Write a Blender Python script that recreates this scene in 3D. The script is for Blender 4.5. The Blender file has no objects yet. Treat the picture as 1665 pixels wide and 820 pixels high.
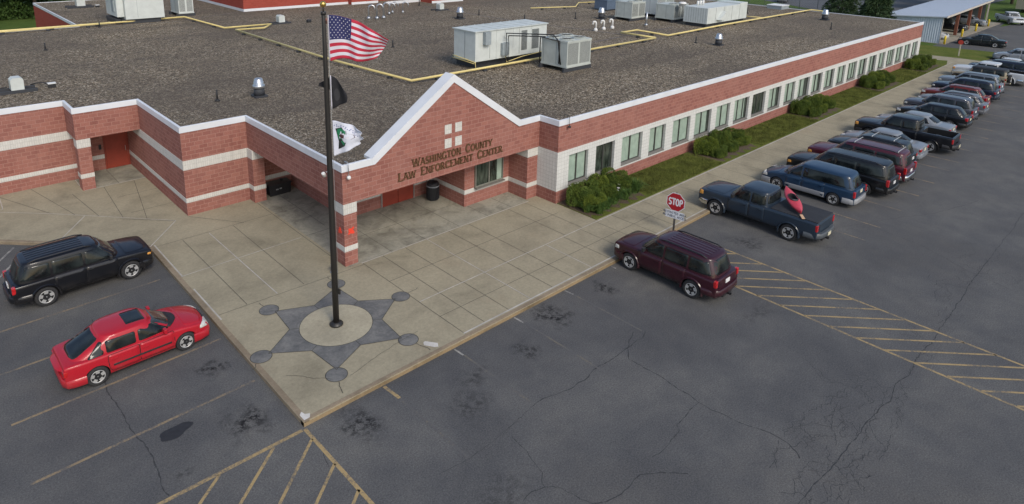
import bpy, bmesh, math, random
from mathutils import Vector, Matrix
from mathutils.bvhtree import BVHTree
random.seed(7)
sc = bpy.context.scene
COL = sc.collection
R = math.radians

# ------------------------------------------------------------------ helpers
def tag(o, label=None, cat=None, group=None, kind=None):
    if label: o['label'] = label
    if cat: o['category'] = cat
    if group: o['group'] = group
    if kind: o['kind'] = kind
    return o

def thing(name, label, cat, loc=(0, 0, 0), rz=0.0, group=None):
    o = bpy.data.objects.new(name, None)
    o.location = loc
    o.rotation_euler = (0, 0, rz)
    o.empty_display_size = 0.3
    COL.objects.link(o)
    return tag(o, label, cat, group)

def link_mesh(name, me, parent=None, world=False):
    o = bpy.data.objects.new(name, me)
    COL.objects.link(o)
    if parent is not None:
        o.parent = parent
        if world:                       # vertices are in world coordinates
            p = parent
            off = Vector((0, 0, 0))
            while p is not None:
                off += p.location
                p = p.parent
            o.location = -off
    return o

def obj(name, bm, mats, parent=None, world=False, smooth=False, label=None):
    me = bpy.data.meshes.new(name)
    bmesh.ops.recalc_face_normals(bm, faces=bm.faces) if len(bm.faces) < 60000 else None
    bm.to_mesh(me)
    bm.free()
    if not isinstance(mats, (list, tuple)): mats = [mats]
    for m in mats: me.materials.append(m)
    if smooth:
        me.polygons.foreach_set('use_smooth', [True] * len(me.polygons))
    o = link_mesh(name, me, parent, world)
    if label: o['label'] = label
    return o

def sharp(o, ang=35):
    """smooth shading with sharp edges above the angle"""
    me = o.data
    bm = bmesh.new(); bm.from_mesh(me)
    for f in bm.faces: f.smooth = True
    a = R(ang)
    for e in bm.edges:
        if len(e.link_faces) == 2:
            e.smooth = e.calc_face_angle(0) < a
    bm.to_mesh(me); bm.free()
    return o

def box(bm, x0, x1, y0, y1, z0, z1, mi=0, bev=0.0):
    vs = [bm.verts.new(p) for p in ((x0,y0,z0),(x1,y0,z0),(x1,y1,z0),(x0,y1,z0),(x0,y0,z1),(x1,y0,z1),(x1,y1,z1),(x0,y1,z1))]
    fs = [bm.faces.new([vs[i] for i in q]) for q in ((3,2,1,0),(4,5,6,7),(0,1,5,4),(1,2,6,5),(2,3,7,6),(3,0,4,7))]
    for f in fs: f.material_index = mi
    if bev > 0:
        es = set(e for f in fs for e in f.edges)
        r = bmesh.ops.bevel(bm, geom=list(es), offset=bev, segments=2, affect='EDGES', profile=0.6)
        for f in r['faces']: f.material_index = mi
    return vs

def prism(bm, pts, z0, z1, mi=0, mtop=None, mbot=None):
    n = len(pts)
    a = [bm.verts.new((p[0], p[1], z0)) for p in pts]
    b = [bm.verts.new((p[0], p[1], z1)) for p in pts]
    for i in range(n):
        j = (i+1) % n
        f = bm.faces.new((a[i], a[j], b[j], b[i])); f.material_index = mi
    f = bm.faces.new(b); f.material_index = mi if mtop is None else mtop
    f = bm.faces.new(a[::-1]); f.material_index = mi if mbot is None else mbot

def prism_y(bm, pts, y0, y1, mi=0):
    """polygon in x-z extruded along y"""
    n = len(pts)
    a = [bm.verts.new((p[0], y0, p[1])) for p in pts]
    b = [bm.verts.new((p[0], y1, p[1])) for p in pts]
    fs = []
    for i in range(n):
        j = (i+1) % n
        fs.append(bm.faces.new((a[i], a[j], b[j], b[i])))
    fs.append(bm.faces.new(a)); fs.append(bm.faces.new(b[::-1]))
    for f in fs: f.material_index = mi

def sheet(bm, pts, z, mi=0):
    f = bm.faces.new([bm.verts.new((p[0], p[1], z)) for p in pts]); f.material_index = mi
    if f.normal.z < 0: f.normal_flip()
    return f

def tube(bm, pts, r, n=8, mi=0, caps=True):
    pts = [Vector(p) for p in pts]
    rr = r if isinstance(r, (list, tuple)) else [r]*len(pts)
    rings = []
    up0 = Vector((0, 0, 1))
    for i, p in enumerate(pts):
        if i == 0: d = pts[1]-p
        elif i == len(pts)-1: d = p-pts[i-1]
        else: d = (pts[i+1]-p).normalized()+(p-pts[i-1]).normalized()
        if d.length < 1e-9: d = Vector((0,0,1))
        d.normalize()
        up = up0 if abs(d.z) < 0.95 else Vector((1, 0, 0))
        s = d.cross(up).normalized(); t = s.cross(d).normalized()
        k = 1.0
        if 0 < i < len(pts)-1:
            c = (pts[i+1]-p).normalized().dot((p-pts[i-1]).normalized())
            k = min(1.5, 1/math.sqrt(max(0.3, (1+c)/2)))
        rings.append([bm.verts.new(p+(s*math.cos(2*math.pi*j/n)+t*math.sin(2*math.pi*j/n))*rr[i]*(k if n<=4 else 1)) for j in range(n)])
    for a, b in zip(rings, rings[1:]):
        for j in range(n):
            f = bm.faces.new((a[j], a[(j+1) % n], b[(j+1) % n], b[j])); f.material_index = mi; f.smooth = n > 4
    if caps:
        for rg in (rings[0], rings[-1]):
            f = bm.faces.new(rg); f.material_index = mi

def lathe(bm, prof, c=(0, 0, 0), n=20, mi=0, axis='z'):
    """prof: list of (radius, height)"""
    rings = []
    for (r, h) in prof:
        rg = []
        for j in range(n):
            a = 2*math.pi*j/n
            if axis == 'z': p = (c[0]+r*math.cos(a), c[1]+r*math.sin(a), c[2]+h)
            elif axis == 'y': p = (c[0]+r*math.cos(a), c[1]+h, c[2]+r*math.sin(a))
            else: p = (c[0]+h, c[1]+r*math.cos(a), c[2]+r*math.sin(a))
            rg.append(bm.verts.new(p))
        rings.append(rg)
    for a, b in zip(rings, rings[1:]):
        for j in range(n):
            f = bm.faces.new((a[j], a[(j+1) % n], b[(j+1) % n], b[j])); f.material_index = mi; f.smooth = True
    for rg in (rings[0], rings[-1]):
        f = bm.faces.new(rg); f.material_index = mi

def offset_poly(pts, d):
    """offset a closed polygon outwards (counter-clockwise order)"""
    n = len(pts); out = []
    for i in range(n):
        p0, p1, p2 = Vector(pts[i-1]), Vector(pts[i]), Vector(pts[(i+1) % n])
        e1 = (p1-p0).normalized(); e2 = (p2-p1).normalized()
        n1 = Vector((e1.y, -e1.x)); n2 = Vector((e2.y, -e2.x))
        m = n1+n2
        if m.length < 1e-6: m = n1
        m = m/(m.dot(n1))
        out.append((p1.x+m.x*d, p1.y+m.y*d))
    return out

def sweep(bm, path, prof, mi=0):
    """open path (2-D), profile list of (outward, z); outward is to the right of travel"""
    path = [Vector(p) for p in path]; n = len(path); rings = []
    for i, p in enumerate(path):
        e1 = (p-path[i-1]).normalized() if i > 0 else (path[1]-p).normalized()
        e2 = (path[i+1]-p).normalized() if i < n-1 else e1
        n1 = Vector((e1.y, -e1.x)); n2 = Vector((e2.y, -e2.x))
        m = n1+n2; m = m/(m.dot(n1))
        rings.append([bm.verts.new((p.x+m.x*o, p.y+m.y*o, z)) for o, z in prof])
    k = len(prof)
    for a, b in zip(rings, rings[1:]):
        for j in range(k):
            f = bm.faces.new((a[j], a[(j+1) % k], b[(j+1) % k], b[j])); f.material_index = mi
    for rg in (rings[0], rings[-1]):
        f = bm.faces.new(rg); f.material_index = mi

def strip(bm, a, b, w, z, mi=0):
    a = Vector(a); b = Vector(b); d = (b-a).normalized(); s = Vector((-d.y, d.x))*w/2
    return sheet(bm, [a-s, b-s, b+s, a+s], z, mi)

# ------------------------------------------------------------------ materials
class NT:
    def __init__(s, name):
        s.m = bpy.data.materials.new(name); s.m.use_nodes = True
        s.t = s.m.node_tree; s.b = s.t.nodes['Principled BSDF']; s.out = s.t.nodes['Material Output']
    def n(s, typ, **kw):
        nd = s.t.nodes.new(typ)
        for k, v in kw.items(): setattr(nd, k, v)
        return nd
    def l(s, a, b): s.t.links.new(a, b)
    def set(s, nd, key, v):
        if hasattr(v, 'is_output'): s.l(v, nd.inputs[key])
        else: nd.inputs[key].default_value = v
    def math(s, op, a, b=None, clamp=False):
        nd = s.n('ShaderNodeMath', operation=op); nd.use_clamp = clamp
        s.set(nd, 0, a)
        if b is not None: s.set(nd, 1, b)
        return nd.outputs[0]
    def pos(s): return s.n('ShaderNodeNewGeometry').outputs['Position']
    def objc(s): return s.n('ShaderNodeTexCoord').outputs['Object']
    def noise(s, vec, scale, detail=3, rough=0.5, dist=0.0):
        nd = s.n('ShaderNodeTexNoise'); s.l(vec, nd.inputs['Vector'])
        nd.inputs['Scale'].default_value = scale; nd.inputs['Detail'].default_value = detail
        nd.inputs['Roughness'].default_value = rough; nd.inputs['Distortion'].default_value = dist
        return nd.outputs['Fac']
    def ramp(s, fac, stops):
        nd = s.n('ShaderNodeValToRGB'); s.l(fac, nd.inputs[0])
        els = nd.color_ramp.elements
        while len(els) < len(stops): els.new(0.5)
        for e, (p, c) in zip(els, stops):
            e.position = p; e.color = (c, c, c, 1) if isinstance(c, (int, float)) else (*c, 1)
        return nd.outputs['Color']
    def mix(s, fac, a, b, mode='MIX'):
        nd = s.n('ShaderNodeMix', data_type='RGBA', blend_type=mode)
        s.set(nd, 0, fac)
        for k, v in ((6, a), (7, b)):
            if hasattr(v, 'is_output'): s.l(v, nd.inputs[k])
            else: nd.inputs[k].default_value = (*v, 1) if len(v) == 3 else v
        return nd.outputs[2]
    def bump(s, h, st=0.3, dist=0.02):
        nd = s.n('ShaderNodeBump'); s.l(h, nd.inputs['Height'])
        nd.inputs['Strength'].default_value = st; nd.inputs['Distance'].default_value = dist
        s.l(nd.outputs['Normal'], s.b.inputs['Normal'])
    def col(s, c):
        s.set(s.b, 'Base Color', c if hasattr(c, 'is_output') else (*c, 1))
    def p(s, **kw):
        names = dict(rough='Roughness', metal='Metallic', coat='Coat Weight', coatr='Coat Roughness', spec='Specular IOR Level', alpha='Alpha', trans='Transmission Weight')
        for k, v in kw.items(): s.set(s.b, names[k], v)
        return s

def simple(name, c, rough=0.5, metal=0.0, var=0.12, scale=6.0, coat=0.0, spec=0.5, bump=0.0):
    t = NT(name)
    nz = t.noise(t.objc(), scale, 4, 0.6)
    lo = tuple(x*(1-var) for x in c); hi = tuple(min(1, x*(1+var)) for x in c)
    t.col(t.ramp(nz, [(0.3, lo), (0.7, hi)]))
    t.p(rough=rough, metal=metal, coat=coat, spec=spec)
    if coat: t.p(coatr=0.08)
    if bump: t.bump(nz, bump, 0.01)
    return t.m

def paint(name, c, metal=0.0, rough=0.5):
    t = NT(name)
    dirt = t.noise(t.objc(), 2.2, 5, 0.65)
    fl = t.noise(t.objc(), 400, 0)
    c = tuple(x*0.5 for x in c)
    base = t.ramp(fl, [(0.3, tuple(x*0.85 for x in c)), (0.7, tuple(min(1, x*1.15) for x in c))])
    sep = t.n('ShaderNodeSeparateXYZ'); t.l(t.objc(), sep.inputs[0])
    low = t.math('MULTIPLY', t.ramp(sep.outputs[2], [(0.15, 1.0), (0.75, 0.0)]), t.ramp(dirt, [(0.4, 0.0), (0.8, 0.35)]))
    t.col(t.mix(low, base, (0.16, 0.14, 0.12)))
    t.p(metal=metal, rough=rough, coat=0.7, spec=0.2, coatr=t.ramp(dirt, [(0.3, 0.05), (0.8, 0.22)]))
    return t.m

M = {}
def build_materials():
    # asphalt ---------------------------------------------------------------
    t = NT('asphalt'); P = t.pos()
    fine = t.noise(P, 22, 4, 0.75); big = t.noise(P, 0.22, 5, 0.6, 0.4); mid = t.noise(P, 1.1, 5, 0.65, 0.3)
    grit = t.noise(P, 60, 2, 0.8)
    base = t.ramp(big, [(0.3, (0.072, 0.073, 0.075)), (0.5, (0.099, 0.099, 0.098)), (0.7, (0.138, 0.135, 0.126))])
    warm = t.noise(P, 0.10, 4, 0.6, 0.5)
    base = t.mix(t.ramp(warm, [(0.45, 0.0), (0.65, 0.5)]), base, (0.108, 0.101, 0.091))
    base = t.mix(t.ramp(mid, [(0.35, 0.0), (0.7, 0.45)]), base, (0.061, 0.063, 0.069))
    base = t.mix(0.7, base, t.ramp(fine, [(0.28, 0.18), (0.5, 0.5), (0.74, 0.88)]), 'OVERLAY')
    base = t.mix(0.5, base, t.ramp(grit, [(0.3, 0.25), (0.5, 0.5), (0.72, 0.85)]), 'OVERLAY')
    # oil spots and stains at fixed places: (x, y, rx, ry, strength)
    mask = None
    wob = t.n('ShaderNodeTexNoise'); t.l(P, wob.inputs['Vector']); wob.inputs['Scale'].default_value = 1.7; wob.inputs['Detail'].default_value = 4
    wv = t.n('ShaderNodeVectorMath', operation='MULTIPLY_ADD'); t.l(wob.outputs['Color'], wv.inputs[0]); wv.inputs[1].default_value = (1.3, 1.3, 0); wv.inputs[2].default_value = (-0.65, -0.65, 0)
    wp = t.n('ShaderNodeVectorMath', operation='ADD'); t.l(P, wp.inputs[0]); t.l(wv.outputs[0], wp.inputs[1])
    for (x, y, rx, ry, k) in STAINS:
        sub = t.n('ShaderNodeVectorMath', operation='SUBTRACT'); t.l(wp.outputs[0], sub.inputs[0]); sub.inputs[1].default_value = (x, y, 0)
        mul = t.n('ShaderNodeVectorMath', operation='MULTIPLY'); t.l(sub.outputs[0], mul.inputs[0]); mul.inputs[1].default_value = (1/rx, 1/ry, 0)
        ln = t.n('ShaderNodeVectorMath', operation='LENGTH'); t.l(mul.outputs[0], ln.inputs[0])
        v = t.math('MULTIPLY', t.math('SUBTRACT', 1.0, ln.outputs['Value'], True), k)
        mask = v if mask is None else t.math('MAXIMUM', mask, v)
    sp = t.noise(P, 5, 5, 0.7)
    mask = t.math('MULTIPLY', t.math('MULTIPLY', mask, 0.75), t.ramp(sp, [(0.44, 0.12), (0.56, 1.7)]))
    base = t.mix(mask, base, (0.010, 0.010, 0.011))
    # hairline cracks, only in patches
    vo = t.n('ShaderNodeTexVoronoi', feature='DISTANCE_TO_EDGE'); t.l(wp.outputs[0], vo.inputs['Vector']); vo.inputs['Scale'].default_value = 0.23
    cr = t.math('MULTIPLY', t.ramp(vo.outputs['Distance'], [(0.0, 1.0), (0.005, 0.0)]), t.ramp(t.noise(P, 0.16, 2), [(0.58, 0.0), (0.66, 0.3)]))
    base = t.mix(cr, base, (0.018, 0.018, 0.02))
    t.col(base); t.p(rough=0.92, spec=0.3)
    t.bump(fine, 0.35, 0.015)
    M['asphalt'] = t.m
    # concrete ---------------------------------------------------------------
    def concrete(name, c, dark=0.75, porch=False):
        t = NT(name); P = t.pos()
        a = t.noise(P, 0.5, 5, 0.6, 0.5); b = t.noise(P, 9, 4, 0.7); g = t.noise(P, 45, 2, 0.7)
        base = t.ramp(a, [(0.3, tuple(x*dark for x in c)), (0.5, c), (0.72, tuple(x*1.12 for x in c))])
        base = t.mix(0.3, base, t.ramp(b, [(0.3, 0.3), (0.5, 0.5), (0.7, 0.7)]), 'OVERLAY')
        base = t.mix(0.25, base, t.ramp(g, [(0.3, 0.3), (0.7, 0.7)]), 'OVERLAY')
        if porch:   # old damp staining
            s1 = t.noise(P, 0.9, 6, 0.7, 0.8)
            base = t.mix(t.ramp(s1, [(0.46, 0.0), (0.66, 0.6)]), base, (0.10, 0.092, 0.072))
            s2 = t.noise(P, 0.7, 5, 0.7, 0.4)
            base = t.mix(t.ramp(s2, [(0.55, 0.0), (0.75, 0.6)]), base, (0.33, 0.32, 0.28))
        rust = t.noise(P, 0.35, 4, 0.6)
        base = t.mix(t.ramp(rust, [(0.62, 0.0), (0.8, 0.3)]), base, (0.22, 0.15, 0.09))
        t.col(base); t.p(rough=0.93, spec=0.25); t.bump(b, 0.12, 0.01)
        return t.m
    M['concrete'] = concrete('plaza_concrete', (0.305, 0.272, 0.192))
    M['porch'] = concrete('porch_concrete', (0.31, 0.295, 0.235), 0.62, True)
    M['path'] = concrete('path_concrete', (0.28, 0.248, 0.197))
    M['kerb'] = concrete('kerb_concrete', (0.25, 0.20, 0.14), 0.6)
    M['centre'] = concrete('star_centre_concrete', (0.37, 0.335, 0.245))
    M['kerb_yellow'] = concrete('kerb_worn_paint', (0.255, 0.190, 0.110), 0.40)
    M['white_patch'] = concrete('patch_cement', (0.55, 0.53, 0.49))
    t = NT('dark_concrete'); P = t.pos()
    a = t.noise(P, 1.6, 5, 0.65, 0.4); b = t.noise(P, 12, 4, 0.7)
    base = t.ramp(a, [(0.3, (0.080, 0.083, 0.086)), (0.7, (0.19, 0.187, 0.175))])
    base = t.mix(0.4, base, t.ramp(b, [(0.3, 0.3), (0.7, 0.72)]), 'OVERLAY')
    t.col(base); t.p(rough=0.85); t.bump(b, 0.15, 0.01)
    M['star'] = t.m
    M['joint_light'] = simple('joint_sealant', (0.42, 0.40, 0.36), 0.8, var=0.25, scale=2)
    M['joint_dark'] = simple('joint_dirt', (0.085, 0.075, 0.06), 0.95, var=0.35, scale=3)
    M['crack'] = simple('crack_dirt', (0.020, 0.020, 0.022), 0.95, var=0.3)
    M['crack_grey'] = simple('crack_edge', (0.036, 0.037, 0.040), 0.95, var=0.3)
    # worn paint lines: paint broken up by noise showing the asphalt
    def line(name, c, keep):
        t = NT(name); P = t.pos()
        a = t.noise(P, 14, 5, 0.75); b = t.noise(P, 1.2, 3, 0.6)
        w = t.math('ADD', t.math('MULTIPLY', a, 0.6), t.math('MULTIPLY', b, 0.5))
        f = t.ramp(w, [(keep-0.07, 1.0), (keep+0.07, 0.12)])
        t.col(t.mix(f, (0.080, 0.082, 0.088), c)); t.p(rough=0.85)
        return t.m
    M['yellow'] = line('yellow_line_paint', (0.36, 0.26, 0.12), 0.58)
    M['yellow_faded'] = line('faded_yellow_line_paint', (0.27, 0.20, 0.115), 0.54)
    M['ghost_line'] = line('nearly_gone_line_paint', (0.15, 0.13, 0.10), 0.50)
    M['white_line'] = line('white_line_paint', (0.32, 0.31, 0.28), 0.56)
    # grass ------------------------------------------------------------------
    def grass(name, c1, c2, c3):
        t = NT(name); P = t.pos()
        a = t.noise(P, 0.6, 5, 0.7); b = t.noise(P, 11, 4, 0.75); g = t.noise(P, 40, 3, 0.8)
        base = t.ramp(a, [(0.3, c1), (0.55, c2), (0.78, c3)])
        base = t.mix(0.6, base, t.ramp(b, [(0.3, 0.25), (0.7, 0.75)]), 'OVERLAY')
        base = t.mix(0.5, base, t.ramp(g, [(0.3, 0.2), (0.7, 0.8)]), 'OVERLAY')
        t.col(base); t.p(rough=1.0, spec=0.1); t.bump(g, 0.6, 0.04)
        return t.m
    M['lawn'] = grass('lawn', (0.070, 0.100, 0.018), (0.112, 0.130, 0.028), (0.170, 0.148, 0.055))
    M['field'] = grass('field_grass', (0.055, 0.095, 0.022), (0.08, 0.125, 0.03), (0.11, 0.14, 0.04))
    M['blade'] = simple('grass_blade', (0.115, 0.130, 0.030), 0.8, var=0.5, scale=1.5, spec=0.2)
    # walls ------------------------------------------------------------------
    def masonry(name, c1, c2, mortar, bw, bh, ms, offset=0.5, bump=0.5, mix2=None, var=None):
        t = NT(name); P = t.pos(); sp = t.n('ShaderNodeSeparateXYZ'); t.l(P, sp.inputs[0])
        cb = t.n('ShaderNodeCombineXYZ')
        t.l(t.math('ADD', sp.outputs[0], sp.outputs[1]), cb.inputs[0]); t.l(t.math('SUBTRACT', sp.outputs[2], 0.14), cb.inputs[1])
        br = t.n('ShaderNodeTexBrick'); t.l(cb.outputs[0], br.inputs['Vector'])
        br.offset = offset; br.squash = 1.0
        br.inputs['Scale'].default_value = 1.0
        br.inputs['Brick Width'].default_value = bw; br.inputs['Row Height'].default_value = bh
        br.inputs['Mortar Size'].default_value = ms; br.inputs['Mortar Smooth'].default_value = 0.25
        br.inputs['Bias'].default_value = -0.1
        br.inputs['Color1'].default_value = (*c1, 1); br.inputs['Color2'].default_value = (*c2, 1); br.inputs['Mortar'].default_value = (*mortar, 1)
        n1 = t.noise(P, 28, 4, 0.75); n2 = t.noise(P, 0.7, 4, 0.6)
        base = t.mix(0.45, br.outputs['Color'], t.ramp(n1, [(0.28, 0.28), (0.5, 0.5), (0.75, 0.78)]), 'OVERLAY')
        base = t.mix(t.ramp(n2, [(0.35, 0.0), (0.8, 0.35)]), base, var or mortar)
        # dirt low down and rain streaks
        mp = t.n('ShaderNodeMapping'); t.l(P, mp.inputs[0]); mp.inputs['Scale'].default_value = (3.0, 3.0, 0.25)
        stk = t.noise(mp.outputs[0], 1.0, 5, 0.7)
        base = t.mix(t.ramp(stk, [(0.55, 0.0), (0.8, 0.35)]), base, tuple(x*0.5 for x in c1))
        t.col(base); t.p(rough=0.92, spec=0.25)
        hh = t.math('ADD', t.math('MULTIPLY', t.math('SUBTRACT', 1.0, br.outputs['Fac']), 0.6), t.math('MULTIPLY', n1, 0.6))
        t.bump(hh, bump, 0.02)
        return t.m
    M['brick'] = masonry('split_face_block', (0.245, 0.096, 0.077), (0.325, 0.138, 0.108), (0.35, 0.188, 0.155), 0.40, 0.2, 0.014, var=(0.36, 0.19, 0.155))
    M['white_block'] = masonry('white_glazed_block', (0.56, 0.56, 0.53), (0.60, 0.60, 0.57), (0.36, 0.36, 0.34), 0.2, 0.2, 0.007, offset=0.0, bump=0.15, var=(0.60, 0.60, 0.58))
    M['white_band'] = masonry('white_scored_block', (0.55, 0.54, 0.50), (0.60, 0.59, 0.55), (0.37, 0.36, 0.34), 0.1, 0.23, 0.006, offset=0.0, bump=0.15, var=(0.58, 0.57, 0.54))
    M['red_brick'] = masonry('penthouse_brick', (0.30, 0.058, 0.040), (0.34, 0.070, 0.050), (0.30, 0.085, 0.065), 0.4, 0.2, 0.01, var=(0.32, 0.08, 0.06))
    M['coping'] = simple('coping_metal', (0.66, 0.68, 0.71), 0.45, var=0.05, scale=1.2)
    M['soffit'] = simple('soffit_board', (0.35, 0.33, 0.30), 0.8)
    t = NT('roof_gravel'); P = t.pos()
    v = t.n('ShaderNodeTexVoronoi'); t.l(P, v.inputs['Vector']); v.inputs['Scale'].default_value = 17
    v2 = t.n('ShaderNodeTexVoronoi'); t.l(P, v2.inputs['Vector']); v2.inputs['Scale'].default_value = 7.5
    sx = t.n('ShaderNodeSeparateColor'); t.l(v.outputs['Color'], sx.inputs[0])
    sy = t.n('ShaderNodeSeparateColor'); t.l(v2.outputs['Color'], sy.inputs[0])
    st = t.ramp(sx.outputs[0], [(0.0, (0.034, 0.027, 0.020)), (0.25, (0.095, 0.076, 0.054)), (0.5, (0.185, 0.147, 0.102)), (0.78, (0.28, 0.225, 0.155)), (0.97, (0.50, 0.45, 0.36))])
    st2 = t.ramp(sy.outputs[0], [(0.0, 0.28), (0.5, 0.5), (1.0, 0.72)])
    base = t.mix(1.0, st, st2, 'OVERLAY')
    n = t.noise(P, 0.09, 5, 0.6, 0.6); mp = t.n('ShaderNodeMapping'); t.l(P, mp.inputs[0]); mp.inputs['Scale'].default_value = (0.05, 0.28, 1)
    n3 = t.noise(mp.outputs[0], 1.0, 4, 0.6)
    base = t.mix(t.ramp(n, [(0.38, 0.0), (0.62, 0.65)]), base, (0.120, 0.100, 0.080))
    base = t.mix(t.ramp(n3, [(0.48, 0.0), (0.7, 0.5)]), base, (0.088, 0.074, 0.062))
    t.col(base); t.p(rough=1.0, spec=0.15); t.bump(v.outputs['Distance'], 0.8, 0.04)
    M['gravel'] = t.m
    # metals, glass, misc ------------------------------------------------------
    M['unit'] = simple('unit_sheet_metal', (0.44, 0.47, 0.44), 0.5, var=0.10, scale=1.6)
    M['unit_light'] = simple('unit_sheet_metal_light', (0.54, 0.575, 0.555), 0.5, var=0.08, scale=1.6)
    M['unit_dark'] = simple('louvre_dark_metal', (0.13, 0.14, 0.14), 0.6)  # plain dark grey metal for louvres, grilles, panel seams and fan discs
    M['unit_grey'] = simple('unit_panel_grey', (0.27, 0.31, 0.33), 0.5)
    M['galv'] = simple('galvanised_metal', (0.50, 0.52, 0.54), 0.32, metal=0.8, var=0.15)
    M['black'] = simple('black_rubber', (0.018, 0.019, 0.021), 0.6)
    M['curb'] = simple('roof_curb_membrane', (0.035, 0.038, 0.045), 0.7)
    M['gas_yellow'] = simple('yellow_pipe_paint', (0.66, 0.54, 0.22), 0.5, var=0.15, scale=1.0)
    M['pole'] = simple('bronze_pole_paint', (0.020, 0.018, 0.016), 0.45)
    M['gold'] = simple('gold_ball', (0.62, 0.42, 0.12), 0.3, metal=0.9)
    M['bronze_letter'] = simple('bronze_letter', (0.13, 0.070, 0.035), 0.5, metal=0.2)
    M['bronze_frame'] = simple('bronze_window_frame', (0.055, 0.056, 0.050), 0.5)
    M['sill'] = simple('window_sill_metal', (0.16, 0.15, 0.135), 0.6)
    M['door_red'] = simple('red_door_paint', (0.26, 0.040, 0.022), 0.5, var=0.15, scale=2)
    M['curtain'] = simple('curtained_glass', (0.31, 0.40, 0.33), 0.3, var=0.14, scale=3, coat=0.7)
    M['interior'] = simple('dark_interior', (0.022, 0.025, 0.024), 0.9)
    M['white'] = simple('white_plastic', (0.70, 0.70, 0.68), 0.5)
    M['seam'] = simple('roof_seam', (0.12, 0.105, 0.095), 0.9, var=0.3, scale=1)
    t = NT('window_glass')
    tr = t.n('ShaderNodeBsdfTransparent'); tr.inputs[0].default_value = (0.80, 0.88, 0.84, 1)
    gl = t.n('ShaderNodeBsdfGlossy'); gl.inputs['Roughness'].default_value = 0.03
    fr = t.n('ShaderNodeFresnel'); fr.inputs[0].default_value = 1.5
    mx = t.n('ShaderNodeMixShader'); t.l(fr.outputs[0], mx.inputs[0]); t.l(tr.outputs[0], mx.inputs[1]); t.l(gl.outputs[0], mx.inputs[2])
    t.l(mx.outputs[0], t.out.inputs[0]); M['glass'] = t.m
    # vehicles -----------------------------------------------------------------
    t = NT('car_glass'); nz = t.noise(t.objc(), 1.6, 3, 0.5)
    t.col(t.ramp(nz, [(0.35, (0.004, 0.005, 0.006)), (0.65, (0.022, 0.028, 0.028))])); t.p(rough=0.08, spec=0.4)
    M['car_glass'] = t.m
    t = NT('windshield_glass'); nz = t.noise(t.objc(), 2.4, 3, 0.5)
    t.col(t.ramp(nz, [(0.35, (0.020, 0.024, 0.022)), (0.65, (0.075, 0.080, 0.070))])); t.p(rough=0.08, spec=0.6, coat=0.3, coatr=0.03)
    M['windshield'] = t.m
    t = NT('dark_window_pane'); mp = t.n('ShaderNodeMapping'); t.l(t.pos(), mp.inputs[0]); mp.inputs['Scale'].default_value = (7, 1, 1.2); nz = t.noise(mp.outputs[0], 1.0, 3, 0.6)
    t.col(t.ramp(nz, [(0.4, (0.016, 0.022, 0.018)), (0.7, (0.075, 0.095, 0.075))])); t.p(rough=0.08, spec=0.5)
    M['dark_pane'] = t.m
    M['tyre'] = simple('tyre_rubber', (0.022, 0.022, 0.023), 0.85, var=0.3, scale=12)
    M['arch'] = simple('wheel_arch_black', (0.010, 0.010, 0.011), 0.9)
    M['rim'] = simple('alloy_rim', (0.52, 0.52, 0.51), 0.38, metal=0.45, var=0.12)
    M['trim'] = simple('black_trim', (0.020, 0.020, 0.022), 0.55)
    M['tail'] = simple('tail_light_lens', (0.45, 0.012, 0.015), 0.15, coat=0.8, var=0.25, scale=14)
    M['lamp'] = simple('headlight_lens', (0.55, 0.55, 0.52), 0.12, coat=0.8, var=0.3, scale=14)
    M['amber'] = simple('amber_lens', (0.65, 0.30, 0.06), 0.2, coat=0.5)
    M['chrome'] = simple('chrome', (0.60, 0.61, 0.62), 0.15, metal=1.0)
    M['plate'] = simple('plate', (0.62, 0.58, 0.42), 0.5)
    M['plate_white'] = simple('plate_white', (0.70, 0.70, 0.70), 0.5)
    M['silver_trim'] = paint('silver_lower_paint', (0.55, 0.57, 0.60))
    # plants -------------------------------------------------------------------
    def leaf(name, c1, c2, c3):
        t = NT(name); P = t.pos(); a = t.noise(P, 2.2, 3, 0.6); b = t.noise(P, 24, 2, 0.6)
        f = t.math('ADD', t.math('MULTIPLY', a, 0.6), t.math('MULTIPLY', b, 0.4))
        t.col(t.ramp(f, [(0.3, c1), (0.5, c2), (0.7, c3)])); t.p(rough=0.7, spec=0.25)
        return t.m
    M['yew'] = leaf('yew_leaf', (0.030, 0.055, 0.012), (0.075, 0.115, 0.018), (0.16, 0.19, 0.030))
    M['lily'] = leaf('lily_leaf', (0.028, 0.060, 0.012), (0.055, 0.105, 0.020), (0.10, 0.155, 0.030))
    M['yew2'] = leaf('yew_leaf_bright', (0.045, 0.075, 0.012), (0.110, 0.150, 0.020), (0.21, 0.24, 0.035))
    M['spruce'] = leaf('spruce_needles', (0.016, 0.036, 0.014), (0.036, 0.066, 0.025), (0.075, 0.110, 0.042))
    M['broad'] = leaf('broad_leaf', (0.018, 0.045, 0.010), (0.045, 0.085, 0.018), (0.09, 0.13, 0.03))
    M['bark'] = simple('bark', (0.10, 0.075, 0.055), 0.9, var=0.3)
    M['petal'] = simple('white_petal', (0.6, 0.58, 0.55), 0.7)
    M['mulch'] = simple('mulch', (0.09, 0.065, 0.04), 0.95, var=0.4, scale=12)
    M['stop_red'] = simple('stop_sign_red', (0.38, 0.012, 0.022), 0.4, var=0.05)
    M['sign_white'] = simple('sign_white', (0.70, 0.72, 0.76), 0.4, var=0.04)
    M['sign_ink'] = simple('sign_ink', (0.06, 0.08, 0.11), 0.6)
    M['steel_post'] = simple('steel_post', (0.07, 0.065, 0.06), 0.6)
    M['orange'] = simple('orange_sticker', (0.75, 0.060, 0.030), 0.5, var=0.1)
    t = NT('corrugated_steel'); P = t.pos(); w = t.n('ShaderNodeTexWave'); t.l(P, w.inputs['Vector']); w.bands_direction = 'DIAGONAL'; w.inputs['Scale'].default_value = 0.9
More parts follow.
